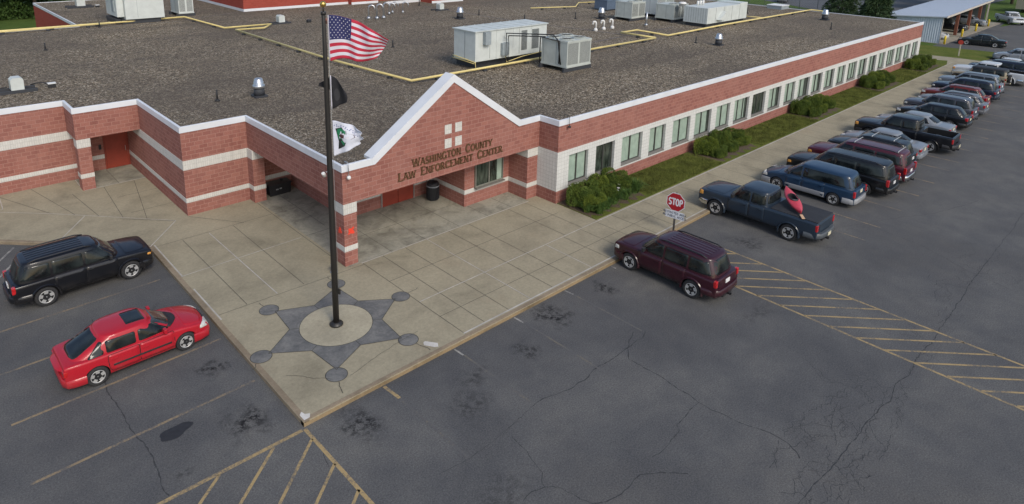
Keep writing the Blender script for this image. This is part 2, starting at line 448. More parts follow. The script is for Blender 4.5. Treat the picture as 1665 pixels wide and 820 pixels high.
    t.col(t.ramp(w.outputs['Fac'], [(0.0, (0.30, 0.34, 0.38)), (1.0, (0.44, 0.49, 0.53))])); t.p(rough=0.5); t.bump(w.outputs['Fac'], 0.5, 0.04)
    M['corrugated'] = t.m
    M['roof_metal'] = simple('roof_sheet_metal', (0.50, 0.55, 0.62), 0.4, var=0.06)
    M['wood_red'] = simple('red_brown_timber', (0.17, 0.060, 0.035), 0.8)
    M['bollard'] = simple('yellow_bollard', (0.70, 0.50, 0.03), 0.5)
    M['chain'] = simple('chain_link_wire', (0.20, 0.21, 0.21), 0.6)

STAINS = [(16.6,14.2,0.74,1.01,1.0),(6.1,16.4,0.74,0.86,1.0),(8.4,14.1,0.74,1.01,0.9),(6.2,19.3,0.66,0.55,1.0),(19.6,14.1,0.49,0.7,1.0),(5.0,24.0,1.15,0.39,0.8),(11.3,12.6,0.82,0.78,0.45),(30.5,13.4,1.07,0.78,0.8),(25.6,12.9,0.49,1.17,0.6),(33.6,13.2,0.82,0.62,0.5),(12.2,13.6,0.9,0.55,0.5),(4.2,15.6,0.41,0.23,0.6),(22.6,9.4,1.48,0.39,0.35),(14.4,13.3,0.41,0.7,0.7),(27.7,12.3,0.82,0.94,0.55),(16.3,1.8,2.05,1.4,0.4),(9.7,9.6,1.23,0.94,0.35),(31.5,10.2,0.74,0.39,0.5),(3.3,12.9,0.66,0.31,0.4)]
build_materials()

# ------------------------------------------------------------------ camera, sky, sun
cam = bpy.data.cameras.new('camera'); camo = bpy.data.objects.new('camera', cam); COL.objects.link(camo)
right = Vector((0.73518553, -0.67759745, 0.01907707)); down = Vector((-0.15228325, -0.19251822, -0.96940525)); fwd = Vector((0.66053921, 0.7097876, -0.24472335))
camo.matrix_world = Matrix(((right.x, -down.x, -fwd.x, 0), (right.y, -down.y, -fwd.y, 0), (right.z, -down.z, -fwd.z, 13.9), (0, 0, 0, 1)))
cam.sensor_fit = 'HORIZONTAL'; cam.sensor_width = 36; cam.lens = 1083.557/1665*36
cam.shift_x = (832.5-796.0)/1665; cam.shift_y = -(410-149.7)/1665
cam.clip_end = 5000; cam.clip_start = 0.1
sc.camera = camo
W = bpy.data.worlds.new('World'); sc.world = W; W.use_nodes = True
SUN_EL, SUN_AZ = R(40), R(192)     # azimuth measured from +Y clockwise
sky = W.node_tree.nodes.new('ShaderNodeTexSky'); sky.sky_type = 'NISHITA'; sky.sun_disc = False
sky.sun_elevation = SUN_EL; sky.sun_rotation = SUN_AZ; sky.air_density = 1.0; sky.dust_density = 2.0; sky.ozone_density = 1.0
bg = W.node_tree.nodes['Background']; W.node_tree.links.new(sky.outputs[0], bg.inputs[0]); bg.inputs[1].default_value = 0.125
sl = bpy.data.lights.new('sun', 'SUN'); so = bpy.data.objects.new('sun', sl); COL.objects.link(so)
sl.energy = 1.3; sl.angle = R(20); sl.color = (1.0, 0.93, 0.82)
sd = Vector((math.sin(SUN_AZ)*math.cos(SUN_EL), math.cos(SUN_AZ)*math.cos(SUN_EL), math.sin(SUN_EL)))
so.rotation_euler = sd.to_track_quat('Z', 'Y').to_euler()
sc.view_settings.view_transform = 'Standard'; sc.view_settings.look = 'None'; sc.view_settings.gamma = 1.0
sc.view_settings.exposure = 0.45
sc.render.engine = 'CYCLES'
# ------------------------------------------------------------------ ground and paving
bm = bmesh.new(); sheet(bm, [(-900,-900),(2500,-900),(2500,2500),(-900,2500)], -0.03)
tag(obj('ground', bm, M['field']), kind='structure')
bm = bmesh.new(); sheet(bm, [(-90,-90),(170,-90),(170,23.0),(97,23.0),(60,23.0),(12,23.0),(12,44),(-90,44)], 0.0)
tag(obj('parking_lot', bm, M['asphalt']), kind='structure')
SLAB = [(7.15,15.1),(89.6,15.1),(89.6,18.4),(88.3,24),(83.2,24),(83.2,45),(-14,45),(-14,44.0),(-8.2,44.0),(2.5,33.65),(7.15,29.0)]
bm = bmesh.new(); prism(bm, SLAB, -0.02, 0.14)
tag(obj('plaza', bm, M['concrete']), kind='structure')
# porch slabs under the canopies, damp and stained
bm = bmesh.new()
sheet(bm, [(12.75,21.9),(23.2,21.9),(23.2,27),(15.1,27),(15.1,31.6),(12.75,31.6)], 0.1435)
sheet(bm, [(6.6,37.62),(9.6,37.62),(9.6,40.4),(6.6,40.4)], 0.1435)
tag(obj('porch_floor', bm, M['porch']), kind='structure')
bm = bmesh.new()
KP = [(-8.2,44.0),(2.5,33.65),(7.15,29.0),(7.15,15.1)]
def outl(path, prof, name, m):
    b = bmesh.new(); sweep(b, path, prof); tag(obj(name, b, m), kind='structure')
PATHK = [(-8.2,44.0),(2.5,33.65),(7.15,29.0),(7.15,15.1),(89.6,15.1)]
# travel direction keeps the asphalt on the right hand side
bm.free()
outl([(-8.2,44.0),(2.5,33.65),(7.15,29.0),(7.15,15.1)], [(0.004,-0.02),(0.004,0.128),(-0.012,0.146),(-0.17,0.146),(-0.17,-0.02)], 'kerb', M['kerb'])
outl([(7.15-0.004,15.1),(89.6,15.1)], [(0.006,-0.02),(0.006,0.122),(-0.035,0.1475),(-0.036,-0.02)], 'kerb_paint', M['kerb_yellow'])
outl([(7.15-0.004,15.137),(89.6,15.137)], [(0,-0.02),(0,0.148),(-0.14,0.148),(-0.14,-0.02)], 'kerb', M['kerb'])
# joints
bm = bmesh.new()
for a, b, w in (((9.58,28.65),(9.62,21.93),.035),((7.32,25.55),(12.5,25.60),.035),((13.35,17.95),(24.1,18.03),.035),((24.1,18.03),(86.0,18.08),.05),((16.65,21.85),(16.65,15.4),.03),((20.33,17.94),(20.3,15.4),.03),
    ((13.27,21.85),(23.2,21.83),.05),((8.9,30.95),(7.2,28.97),.04),((8.9,30.95),(4.75,35.45),.03),((4.3,31.9),(5.85,34.2),.035),((4.75,35.45),(2.0,38.1),.03),((6.6,37.6),(9.5,37.6),.05),((6.55,39.5),(6.55,37.7),.03),
    ((3.2,39.5),(3.1,37.5),.03),((3.1,37.5),(1.5,37.4),.03),((7.37,29.0),(7.37,25.5),.05),((7.37,24.3),(7.37,21.6),.05),((13.3,15.36),(29.5,15.36),.06),((28.3,18.03),(28.3,15.4),.02)):
    strip(bm, a, b, w, 0.1465)
tag(obj('expansion_joints', bm, M['joint_light']), kind='structure')
bm = bmesh.new()
D = [((13.32,21.8),(13.32,15.3)),((7.35,21.95),(13.32,21.7)),((8.45,28.7),(8.45,21.95)),((10.7,28.7),(10.7,21.9)),((7.32,28.8),(12.6,28.75)),((12.62,31.0),(12.62,22.0)),((13.3,19.9),(23.3,19.9)),((13.3,16.7),(28,16.7)),
     ((9.5,31.0),(11.2,28.7)),((7.0,32.8),(8.9,30.9)),((12.7,28.7),(14.9,28.7)),((12.7,25.6),(14.9,25.6)),((13.9,31.5),(13.9,26.0)),((13.4,24.0),(20.2,24.0)),((8.2,37.6),(8.2,40.2)),((7.6,35.6),(9.45,35.6)),((7.6,33.2),(9.45,33.2))]
for x in (14.30,15.45,17.9,19.1,21.7,22.9): D.append(((x,21.8),(x,18.0)))
for x in (14.3,15.5,17.9,19.1,21.5,22.7,23.9,25.1,26.5,27.7): D.append(((x,18.0),(x,15.35)))
x = 29.5
while x < 88: D.append(((x,18.05),(x,15.3))); x += 1.5
for x in (14.8,16.6,18.6,20.4,22.0): D.append(((x,21.8),(x,26.0)))
for k in range(5): D.append(((3.1+k*1.45,39.55 if k<2 else 37.5),(4.75+k*.95-(k*.15),35.4-k*.85)))
for a, b in D: strip(bm, a, b, 0.022, 0.1455)
tag(obj('control_joints', bm, M['joint_dark']), kind='structure')
# painted marks on the asphalt
def mark(name, lst, m, w=0.10, z=0.004):
    b = bmesh.new()
    for s in lst: strip(b, s[0], s[1], s[2] if len(s) > 2 else w, z)
    tag(obj(name, b, m), kind='structure')
mark('stall_line', [((-0.5,25.98),(6.7,26.12)),((1.06,20.56),(7.0,20.72)),((1.08,17.82),(6.95,17.92)),((-1,23.3),(6.6,23.4)),((1.9,28.2),(6.5,28.9))], M['yellow_faded'], .09)
mark('stall_line', [((3.2,15.08),(7.05,15.02),.12),((0.0,15.1),(3.2,15.08),.10)], M['yellow'])
mark('stall_line', [((9.80,15.05),(9.86,14.3),.11)], M['yellow'])
mark('stall_line', [((9.86,14.3),(9.9,11.2)),((12.66,14.6),(12.7,11.6)),((15.5,14.6),(15.5,11)),((18.3,14.6),(18.3,11.5))], M['ghost_line'], .07)
mark('stall_tick', [((12.62,15.05),(12.64,14.6)),((15.45,15.05),(15.48,14.6)),((18.25,15.05),(18.3,14.65)),((21.2,15.05),(21.2,14.8))], M['white_line'], .07)
mark('stall_line', [((x,15.0),(x-.05,8.8)) for x in (32.2,34.25,37.3,40.25,43.1,46.2,48.4,51.7,54.5,55.9,58.5,61.2,63.8,66.9,69.9,72.9,76,79,82)], M['yellow_faded'], .09)
mark('hatch_line', [((7.13,15.02),(7.2,8.0),.11),((6.17,14.95),(-2,8.2)),((7.1,14.55),(-0.5,8.0)),((7.12,13.37),(1.0,8.3)),((7.15,12.23),(2.9,8.7)),((4.72,15.0),(-3,8.8)),((7.16,11.0),(4.0,8.5))], M['yellow'], .085)
H = [((26.35,14.95),(26.2,-14),.10),((23.72,14.9),(23.55,-14),.10)]
y = 13.6
while y > -12: H.append(((23.70,y-.05),(26.28,y-2.67))); y -= 0.915
H.append(((24.8,14.95),(26.33,13.3))); H.append(((23.75,14.6),(26.3,12.1)))
mark('hatch_line', H, M['yellow'], .08)
mark('angled_stall_line', [((0.2,28.6),(2.86,32.93)),((-1.2,24.9),(2.6,31.3)),((-3.2,30.8),(0.2,36.0))], M['white_line'], .09)
# cracks in the asphalt
def wander(a, b, n, amp, rnd):
    a = Vector(a); b = Vector(b); d = b-a; s = Vector((-d.y, d.x)).normalized(); out = []; o = 0
    for i in range(n+1):
        t = i/n; o += rnd.uniform(-amp, amp); k = math.sin(math.pi*t)
        out.append(a+d*t+s*o*k)
    return out
def crack(bm, pts, w):
    for p, q in zip(pts, pts[1:]):
        if (q-p).length > 1e-4: strip(bm, p, q+(q-p)*0.08, w*.62*random.uniform(.4, 1.35), random.uniform(0.0022, 0.0030))
bm = bmesh.new(); rc = random.Random(5)
def along(pts, w, amp=.035):
    for p, q in zip(pts, pts[1:]):
        L = math.hypot(q[0]-p[0], q[1]-p[1]); crack(bm, wander(p, q, max(4, int(L*9)), amp, rc), w)
for pts, w in (([(18.35,11.36),(17.74,11.27),(16.51,11.21),(15.26,11.26),(14.45,11.19),(13.63,11.26),(12.86,11.44)],.05),([(12.86,11.44),(11.25,11.20),(8.99,11.28)],.025),
    ([(18.0,11.65),(16.63,10.85),(16.68,9.70),(16.51,8.22),(16.64,6.99),(16.92,5.69),(16.62,5.22)],.05),([(16.51,8.2),(15.19,8.13),(14.97,7.94),(13.65,7.91)],.035),([(11.31,10.96),(11.02,9.52),(10.73,9.17),(10.01,9.23)],.035),
    ([(10.73,9.17),(11.00,8.93),(11.29,8.00),(11.1,6.5)],.035),([(13.87,6.96),(12.89,7.78),(11.57,7.84),(10.6,8.3)],.045),([(4.03,24.80),(3.42,20.37),(3.50,19.09),(3.53,17.97),(3.60,16.46),(3.55,15.19)],.05),
    ([(7.06,15.02),(7.15,14.04),(6.95,13.36)],.03),([(26.60,12.46),(23.46,13.33)],.025),([(26.9,13.0),(33,10.0),(42,6.5)],.025),([(46,4.4),(34.6,4.5)],.03),([(34.6,4.5),(12,4.7)],.045),([(31.98,3.37),(33.60,6.86),(33.97,9.05)],.03),([(28.9,11.7),(30.5,9.2)],.03)):
    along(pts, w)
# alligator cracking along the old seam
for k in range(78):
    x0 = rc.choice([rc.uniform(15.2, 21.5), rc.uniform(15.2, 21.5), rc.uniform(21.5, 36)]); sp = .95 if x0 < 21.5 else .5
    y0 = 4.8+rc.uniform(-sp, sp)*1.2; L = rc.uniform(.5, 2.1)
    an = rc.choice([0, math.pi, rc.uniform(0, 6.28)]) + rc.uniform(-.6, .6)
    crack(bm, wander((x0, y0), (x0+L*math.cos(an), y0+L*.7*math.sin(an)), int(8+L*6), .10, rc), .020)
tag(obj('asphalt_cracks', bm, M['crack_grey']), kind='structure')
# round tar patch
bm = bmesh.new()
pp = []
for k in range(28):
    a = 2*math.pi*k/28; r = 1+.10*math.sin(3*a+.5)+.07*math.sin(5*a+2)
    pp.append((4.40+.44*r*math.cos(a)+.09*math.sin(a), 17.30+.25*r*math.sin(a)))
sheet(bm, pp, 0.005)
tag(obj('tar_patch', bm, simple('tar', (0.022, 0.023, 0.026), 0.7, var=.25, scale=8)), kind='structure')
# six-pointed star inlay round the flagpole
cx, cy = 10.27, 18.70
bm = bmesh.new(); TIPR = 2.70; IN = 1.62
star = []
for k in range(12):
    a = R(0+30*k); r = 2.50 if k % 2 == 0 else 1.58
    star.append((cx+r*math.cos(a+R(0)), cy+r*math.sin(a)))
def ring(rad, c, n=40): return [(c[0]+rad*math.cos(2*math.pi*k/n), c[1]+rad*math.sin(2*math.pi*k/n)) for k in range(n)]
tips = [(cx+2.75*math.cos(R(60*k)), cy+2.75*math.sin(R(60*k))) for k in range(6)]
sheet(bm, star, 0.1475)
for tcp in tips: sheet(bm, ring(0.34, tcp, 28), 0.1495)
o = tag(obj('star_inlay', bm, M['star']), kind='structure')
bm = bmesh.new(); sheet(bm, ring(1.25, (cx, cy), 48), 0.1515)
tag(obj('star_centre', bm, M['centre']), kind='structure')
bm = bmesh.new()
for pts in [ring(1.26, (cx, cy), 48)]+[ring(.34, tcp, 24) for tcp in tips]:
    for p, q in zip(pts, pts[1:]+pts[:1]): strip(bm, p, q, .022, 0.1535)
for p, q in zip(star, star[1:]+star[:1]): strip(bm, p, q, .022, 0.1535)
for k in range(6):
    strip(bm, (cx+1.27*math.cos(R(60*k+30)), cy+1.27*math.sin(R(60*k+30))), star[(2*k+1) % 12], .02, 0.1535)
rc = random.Random(3)
for k, (ln, da) in enumerate(((.5,.1),(.35,.5),(.3,-.4),(.3,.7),(.55,.2),(.6,-.3))):
    a = R(60*k); p0 = (tips[k][0]+.36*math.cos(a+da), tips[k][1]+.36*math.sin(a+da))
    crack_pts = wander(p0, (p0[0]+ln*math.cos(a+da), p0[1]+ln*math.sin(a+da)), 8, .03, rc)
    for p, q in zip(crack_pts, crack_pts[1:]): strip(bm, p, q, .02, 0.1525)
for a, b in (((9.2,16.0),(12.2,16.5)),((8.7,16.2),(7.7,17.3))):
    w_ = wander(a, b, 20, .03, rc)
    for p, q in zip(w_, w_[1:]): strip(bm, p, q, .012, 0.1525)
tag(obj('star_outline', bm, simple('inlay_edge', (.06,.058,.052), .95, var=.4, scale=4)), kind='structure')
bm = bmesh.new(); sheet(bm, [(11.92,15.85),(12.02,15.88),(12.28,15.52),(12.17,15.34),(12.06,15.42),(11.86,15.72)], 0.1500)
sheet(bm, [(7.2,15.18),(7.38,15.19),(7.46,15.33),(7.33,15.40),(7.30,15.55),(7.2,15.45)], 0.1500)
tag(obj('cement_patch', bm, M['white_patch']), kind='structure')
# planting strip
bm = bmesh.new(); prism(bm, [(24.08,18.14),(84.0,18.14),(86.6,18.7),(85.6,20.68),(24.08,20.68)], 0.10, 0.165)
tag(obj('lawn_strip', bm, M['lawn']), kind='structure')
bm = bmesh.new()
for x0, x1 in ((24.1,28.9),(36.0,41.5),(50.2,55.8),(64.2,70.3),(77.2,83.3)):
    n = 24; pts = [(x0,20.66)]+[(x0+(x1-x0)*k/n, 18.42+.22*math.sin(k*1.7)+(.0 if k < n-3 else (k-n+3)*.3)) for k in range(n+1)]+[(x1,20.66)]
    sheet(bm, pts, 0.172)
tag(obj('mulch_bed', bm, M['mulch']), kind='structure')
bm = bmesh.new(); prism(bm, [(91.4,16.2),(98.6,15.4),(97.2,22.4),(96.8,27),(86,27),(88.4,24),(89.8,18.4),(89.9,16.2)], -0.02, 0.08)
tag(obj('grass_verge', bm, M['lawn']), kind='structure')
# grass blades on the strip and verge
def blades(name, regions, seed, h=.07):
    rg = random.Random(seed); verts = []; faces = []
    for (x0, x1, y0, y1, z, n) in regions:
        for _ in range(n):
            x = rg.uniform(x0, x1); y = rg.uniform(y0, y1); a = rg.uniform(0, 3.14); hh = h*rg.uniform(.5, 1.4); w = .012*hh/.07
            lx, ly = rg.uniform(-.04, .04), rg.uniform(-.04, .04); i = len(verts)
            verts += [(x-w*math.cos(a), y-w*math.sin(a), z), (x+w*math.cos(a), y+w*math.sin(a), z), (x+lx, y+ly, z+hh)]
            faces.append((i, i+1, i+2))
    me = bpy.data.meshes.new(name); me.from_pydata(verts, [], faces); me.materials.append(M['blade'])
    tag(link_mesh(name, me), kind='stuff', label='short lawn grass along the long brick wall', cat='grass')
blades('grass', [(28.7,36.3,18.2,20.6,.165,26000),(41.4,50.5,18.2,20.6,.165,22000),(55.6,64.4,18.2,20.6,.165,14000),(70,77.4,18.2,20.6,.165,9000)], 2)
# ------------------------------------------------------------------ main building
OUT = [(-14,39.6),(6.5,39.6),(6.5,37.6),(9.5,37.6),(9.5,31.1),(12.6,31.1),(12.6,22.0),(24.0,22.0),(24.0,20.7),(83,20.7),(83,88),(13,88),(13,67),(-14,67)]
BL = thing('police_station', 'long single storey red block building with white bands, gabled entrance and gravel roof', 'building', (12.6, 22.0, 0.14))
def bpart(name, bm, m, **k): return obj(name, bm, m, BL, world=True, **k)
LOW = [(-14,39.6),(7.0,39.6),(7.0,40.3),(9.5,40.3),(9.5,31.1),(12.55,31.1),(12.55,30.5),(13.15,30.5),(13.15,31.5),(15.0,31.5),(15.0,26.0),(20.2,26.0),(20.2,23.4),(23.25,23.4),(23.25,22.05),(24.02,22.05),(24.02,43),(-14,43)]
bm = bmesh.new()
prism(bm, OUT, 2.88, 4.27)
prism(bm, LOW, 0.13, 0.79)
prism(bm, LOW, 1.02, 2.42)
prism(bm, [(24.0,20.7),(83,20.7),(83,66),(24.0,66)], 0.12, 0.80)
prism_y(bm, [(14.1,4.2695),(22.5,4.2695),(18.3,7.10)], 22.0, 22.45)
bpart('block_wall', bm, M['brick'])
bm = bmesh.new()
LB = offset_poly(LOW, 0.012)
prism(bm, LB, 0.79, 1.02)
prism(bm, LB, 2.42, 2.884)
bpart('white_band', bm, M['white_band'])
# free standing canopy columns
def column(x0, x1, y0, y1):
    b = bmesh.new()
    box(b, x0, x1, y0, y1, .13, .79); box(b, x0, x1, y0, y1, 1.02, 2.42)
    c = bpart('column', b, M['brick'])
    e = .012
    for za, zb in ((.79,1.02),(2.42,2.884)):
        b = bmesh.new(); box(b, x0-e, x1+e, y0-e, y1+e, za, zb); k = obj('column_band', b, M['white_band'], c)
    return c
column(12.62, 13.22, 22.02, 22.75)
column(6.52, 7.12, 37.62, 38.25)
# lobby white window wall of the long wing
WIN = [(25.65,1.55),(27.88,1.62),(30.33,1.92),(32.85,1.65)]+[(35.45+2.542*i, (1.96,1.97,1.78,2.08)[i % 4]) for i in range(19)]
bm = bmesh.new(); y0, y1 = 20.69, 20.93
box(bm, 24.0-.01, 83.01, y0, y1, .80, .92); box(bm, 24.0-.01, 83.01, y0, y1, 2.56, 2.884)
xs = 24.0-.01
for c, w in WIN:
    box(bm, xs, c-w/2, y0, y1, .92, 2.56); xs = c+w/2
box(bm, xs, 83.01, y0, y1, .92, 2.56)
box(bm, 23.985, 24.2, 20.932, 22.06, .80, 2.884)
box(bm, 82.8, 83.012, 20.932, 24, .80, 2.884)
bpart('white_window_wall', bm, M['white_block'])
bm = bmesh.new(); box(bm, 24.2, 82.8, 21.5, 65.9, .80, 2.88); bpart('inner_wall', bm, M['interior'])
dark = {1, 8}
for i, (c, w) in enumerate(WIN):
    x0, x1 = c-w/2, c+w/2; fy = 20.84
    b = bmesh.new()
    for q in ((x0, x0+.06, .98, 2.56), (x1-.06, x1, .98, 2.56), (x0+.06, x1-.06, 2.50, 2.56), (x0+.06, x1-.06, .98, 1.04)): box(b, q[0], q[1], fy, fy+.08, q[2], q[3])
    mul = [(c-.04, c+.04)] if i % 4 != 3 or i < 4 else [(x0+w*.36-.03, x0+w*.36+.03), (x0+w*.72-.03, x0+w*.72+.03)]
    for a_, b_ in mul: box(b, a_, b_, fy-.01, fy+.08, 1.04, 2.50)
    fr = bpart('window', b, M['bronze_frame'])
    if i in dark:
        b = bmesh.new(); box(b, x0+.05, x1-.05, fy+.03, fy+.045, 1.03, 2.51); obj('pane', b, M['dark_pane'], fr)
    b = bmesh.new()
    f = b.faces.new([b.verts.new(p) for p in ((x0,y0-.03,.93),(x1,y0-.03,.93),(x1,fy+.02,1.0),(x0,fy+.02,1.0))])
    box(b, x0+.001, x1-.001, y0-.03, y0+.0, .905, .93)
    obj('window_sill', b, M['sill'], fr)
    if i not in dark:
        b = bmesh.new(); n = 40; rr = random.Random(i); open_ = rr.choice([0, 0, .12, .2]) if i > 3 else 0
        pts = []
        for k in range(n+1):
            pts.append((x0+.03+(w-.06)*(1-open_)*k/n, fy+.045+.006*math.sin(k*1.9+i)))
        va = [b.verts.new((p[0], p[1], 1.0)) for p in pts]; vb = [b.verts.new((p[0], p[1], 2.55)) for p in pts]
        for k in range(n): b.faces.new((va[k], va[k+1], vb[k+1], vb[k])).smooth = True
        obj('pane', b, M['curtain'], fr)
        if open_:
            b = bmesh.new(); box(b, x1-.05-(w-.06)*open_, x1-.05, fy+.03, fy+.035, 1.03, 2.51); obj('pane', b, M['dark_pane'], fr)
    else:
        b = bmesh.new(); rr = random.Random(4+i)
        for k in range(16):
            a = rr.uniform(0, 6.28); x = c+rr.uniform(-.4, .4); z = 1.05+rr.uniform(0, .5)
            f = b.faces.new([b.verts.new(p) for p in ((x, 20.905, z), (x+.12*math.cos(a), 20.905, z+.30), (x+.04, 20.90, z+.55*abs(math.sin(a))+.2))])
        for k in range(5): box(b, x0+.08+k*w/5, x0+.12+k*w/5+w/9, 20.915, 20.922, 1.0, 2.5)
        obj('curtain', b, simple('dark_curtain', (.13, .17, .13), .9), fr)
# lobby window beside the entrance
b = bmesh.new(); X0, X1, Z0, Z1, fy = 20.90, 22.72, 1.03, 2.42, 23.30
for q in ((X0-.05,X0,Z0,Z1),(X1,X1+.05,Z0,Z1),(X0,X1,Z1-.06,Z1),(X0,X1,Z0,Z0+.06),(21.75,21.81,Z0+.06,Z1-.06)): box(b, q[0], q[1], fy, fy+.094, q[2], q[3])
fr = bpart('window', b, simple('lobby_frame', (.20, .20, .17), .5))
b = bmesh.new(); box(b, X0, X1, fy+.05, fy+.06, Z0+.05, Z1-.05); box(b, X0, X1, fy+.08, fy+.095, Z0+.05, Z1-.05, 1); box(b, 22.34, 22.67, fy+.035, fy+.049, Z0+.07, Z1-.07, 2)
obj('pane', b, [M['dark_pane'], M['interior'], M['curtain']], fr)
b = bmesh.new(); box(b, X0-.08, X1+.08, fy-.12, fy+.1, Z0-.06, Z0-.002); obj('window_sill', b, M['sill'], fr)
# doors
def door(x0, x1, y, z1, leaves, name='door'):
    b = bmesh.new(); n = leaves; w = (x1-x0)/n
    for k in range(n): box(b, x0+k*w+.015, x0+(k+1)*w-.015, y-.05, y, .155, z1, 0, .004)
    d = bpart(name, b, M['door_red'])
    b = bmesh.new()
    box(b, x0-.06, x0, y-.07, y, .14, z1+.06); box(b, x1, x1+.06, y-.07, y, .14, z1+.06); box(b, x0, x1, y-.07, y, z1, z1+.06)
    obj('door_frame', b, M['door_red'] if n == 1 else simple('steel_frame', (.28,.24,.22), .5), d)
    b = bmesh.new(); tube(b, [(x0+w-.12, y-.10, 1.05), (x0+w-.12, y-.10, 1.35)], .015); obj('door_handle', b, M['galv'], d)
door(8.30, 9.42, 40.3, 2.30, 1); door(17.05, 18.95, 26.0, 2.25, 2)
b = bmesh.new(); box(b, 8.0, 8.12, 40.22, 40.30, 1.35, 1.62, 0, .01); bpart('door_intercom', b, M['black'])
# roof
inner = offset_poly(OUT, -0.088)
bm = bmesh.new(); prism(bm, inner, 4.262, 4.45)
bpart('gravel_roof', bm, M['gravel'])
CP = [(.035,4.262),(.035,4.535),(.02,4.55),(-.09,4.545),(-.09,4.262)]
bm = bmesh.new()
sweep(bm, [(-14,39.6),(6.5,39.6),(6.5,37.6),(9.5,37.6),(9.5,31.1),(12.6,31.1),(12.6,22.0),(14.05,22.0)], CP)
sweep(bm, [(22.55,22.0),(24.0,22.0),(24.0,20.7),(83,20.7)], CP)
sweep(bm, [(83,20.785),(83,88),(13,88),(13,67.09)], [(.035,4.262),(.035,4.50),(-.09,4.50),(-.09,4.262)])
sweep(bm, [(13.0,67),(-14,67)], [(.035,4.262),(.035,4.52),(-.09,4.52),(-.09,4.262)])
bpart('coping', bm, M['coping'])
bm = bmesh.new()
prism_y(bm, [(13.98,4.552),(18.3,7.465),(18.3,7.10),(14.12,4.262),(13.98,4.262)], 21.955, 22.56)
prism_y(bm, [(22.62,4.552),(22.62,4.262),(22.48,4.262),(18.3,7.10),(18.3,7.465)], 21.955, 22.56)
bpart('gable_coping', bm, M['coping'])
# four white panels in the gable
for x0 in (17.80, 18.40):
    for z0 in (4.12, 4.80 if False else 4.78):
        b = bmesh.new(); box(b, x0, x0+.39, 21.985, 22.05, z0, z0+.43); bpart('gable_tile', b, M['white_band'])
# plain red walls of the rear wing and the raised block on the roof
bm = bmesh.new(); box(bm, 12.985, 13.2, 67.02, 88.01, -0.02, 4.262); bpart('rear_wall', bm, M['red_brick'])
bm = bmesh.new()
box(bm, 28.5, 41.0, 68.7, 86, 4.46, 8.6); box(bm, 41.0, 44.6, 67.9, 86, 4.46, 8.4); box(bm, 49.6, 54.5, 63.8, 72, 4.46, 8.2); box(bm, 44.6, 49.6, 69.5, 86, 4.46, 8.0)
pw = bpart('upper_wall', bm, M['red_brick'])
bm = bmesh.new(); e = .02
for q in ((28.5,41.0,68.7),(41.0,44.6,67.9),(49.6,54.5,63.8)):
    box(bm, q[0]-e, q[1]+e, q[2]-e, q[2]-.002, 4.451, 4.72)
box(bm, 28.5-e, 28.498, 68.7, 86, 4.451, 4.72); box(bm, 44.7, 49.5, 66.0, 66.25, 4.451, 4.75)
obj('wall_flashing', bm, M['coping'], pw)
bm = bmesh.new()
for z in (4.455,):
    strip(bm, (47.0,62), (47.3,47.3), .25, z); strip(bm, (47.3,47.3), (49.9,31.7), .25, z+.003); strip(bm, (43.3,34.5), (57.5,35.3), .2, z+.006); strip(bm, (21.7,66.2), (28.5,69), .2, z); strip(bm, (4,64.8), (22,65.5), .25, z+.003)
    strip(bm, (28.6,68.3), (39,66.3), .12, z+.003); strip(bm, (33,62.5), (43,64.5), .12, z+.006)
bpart('roof_seam', bm, M['seam'])

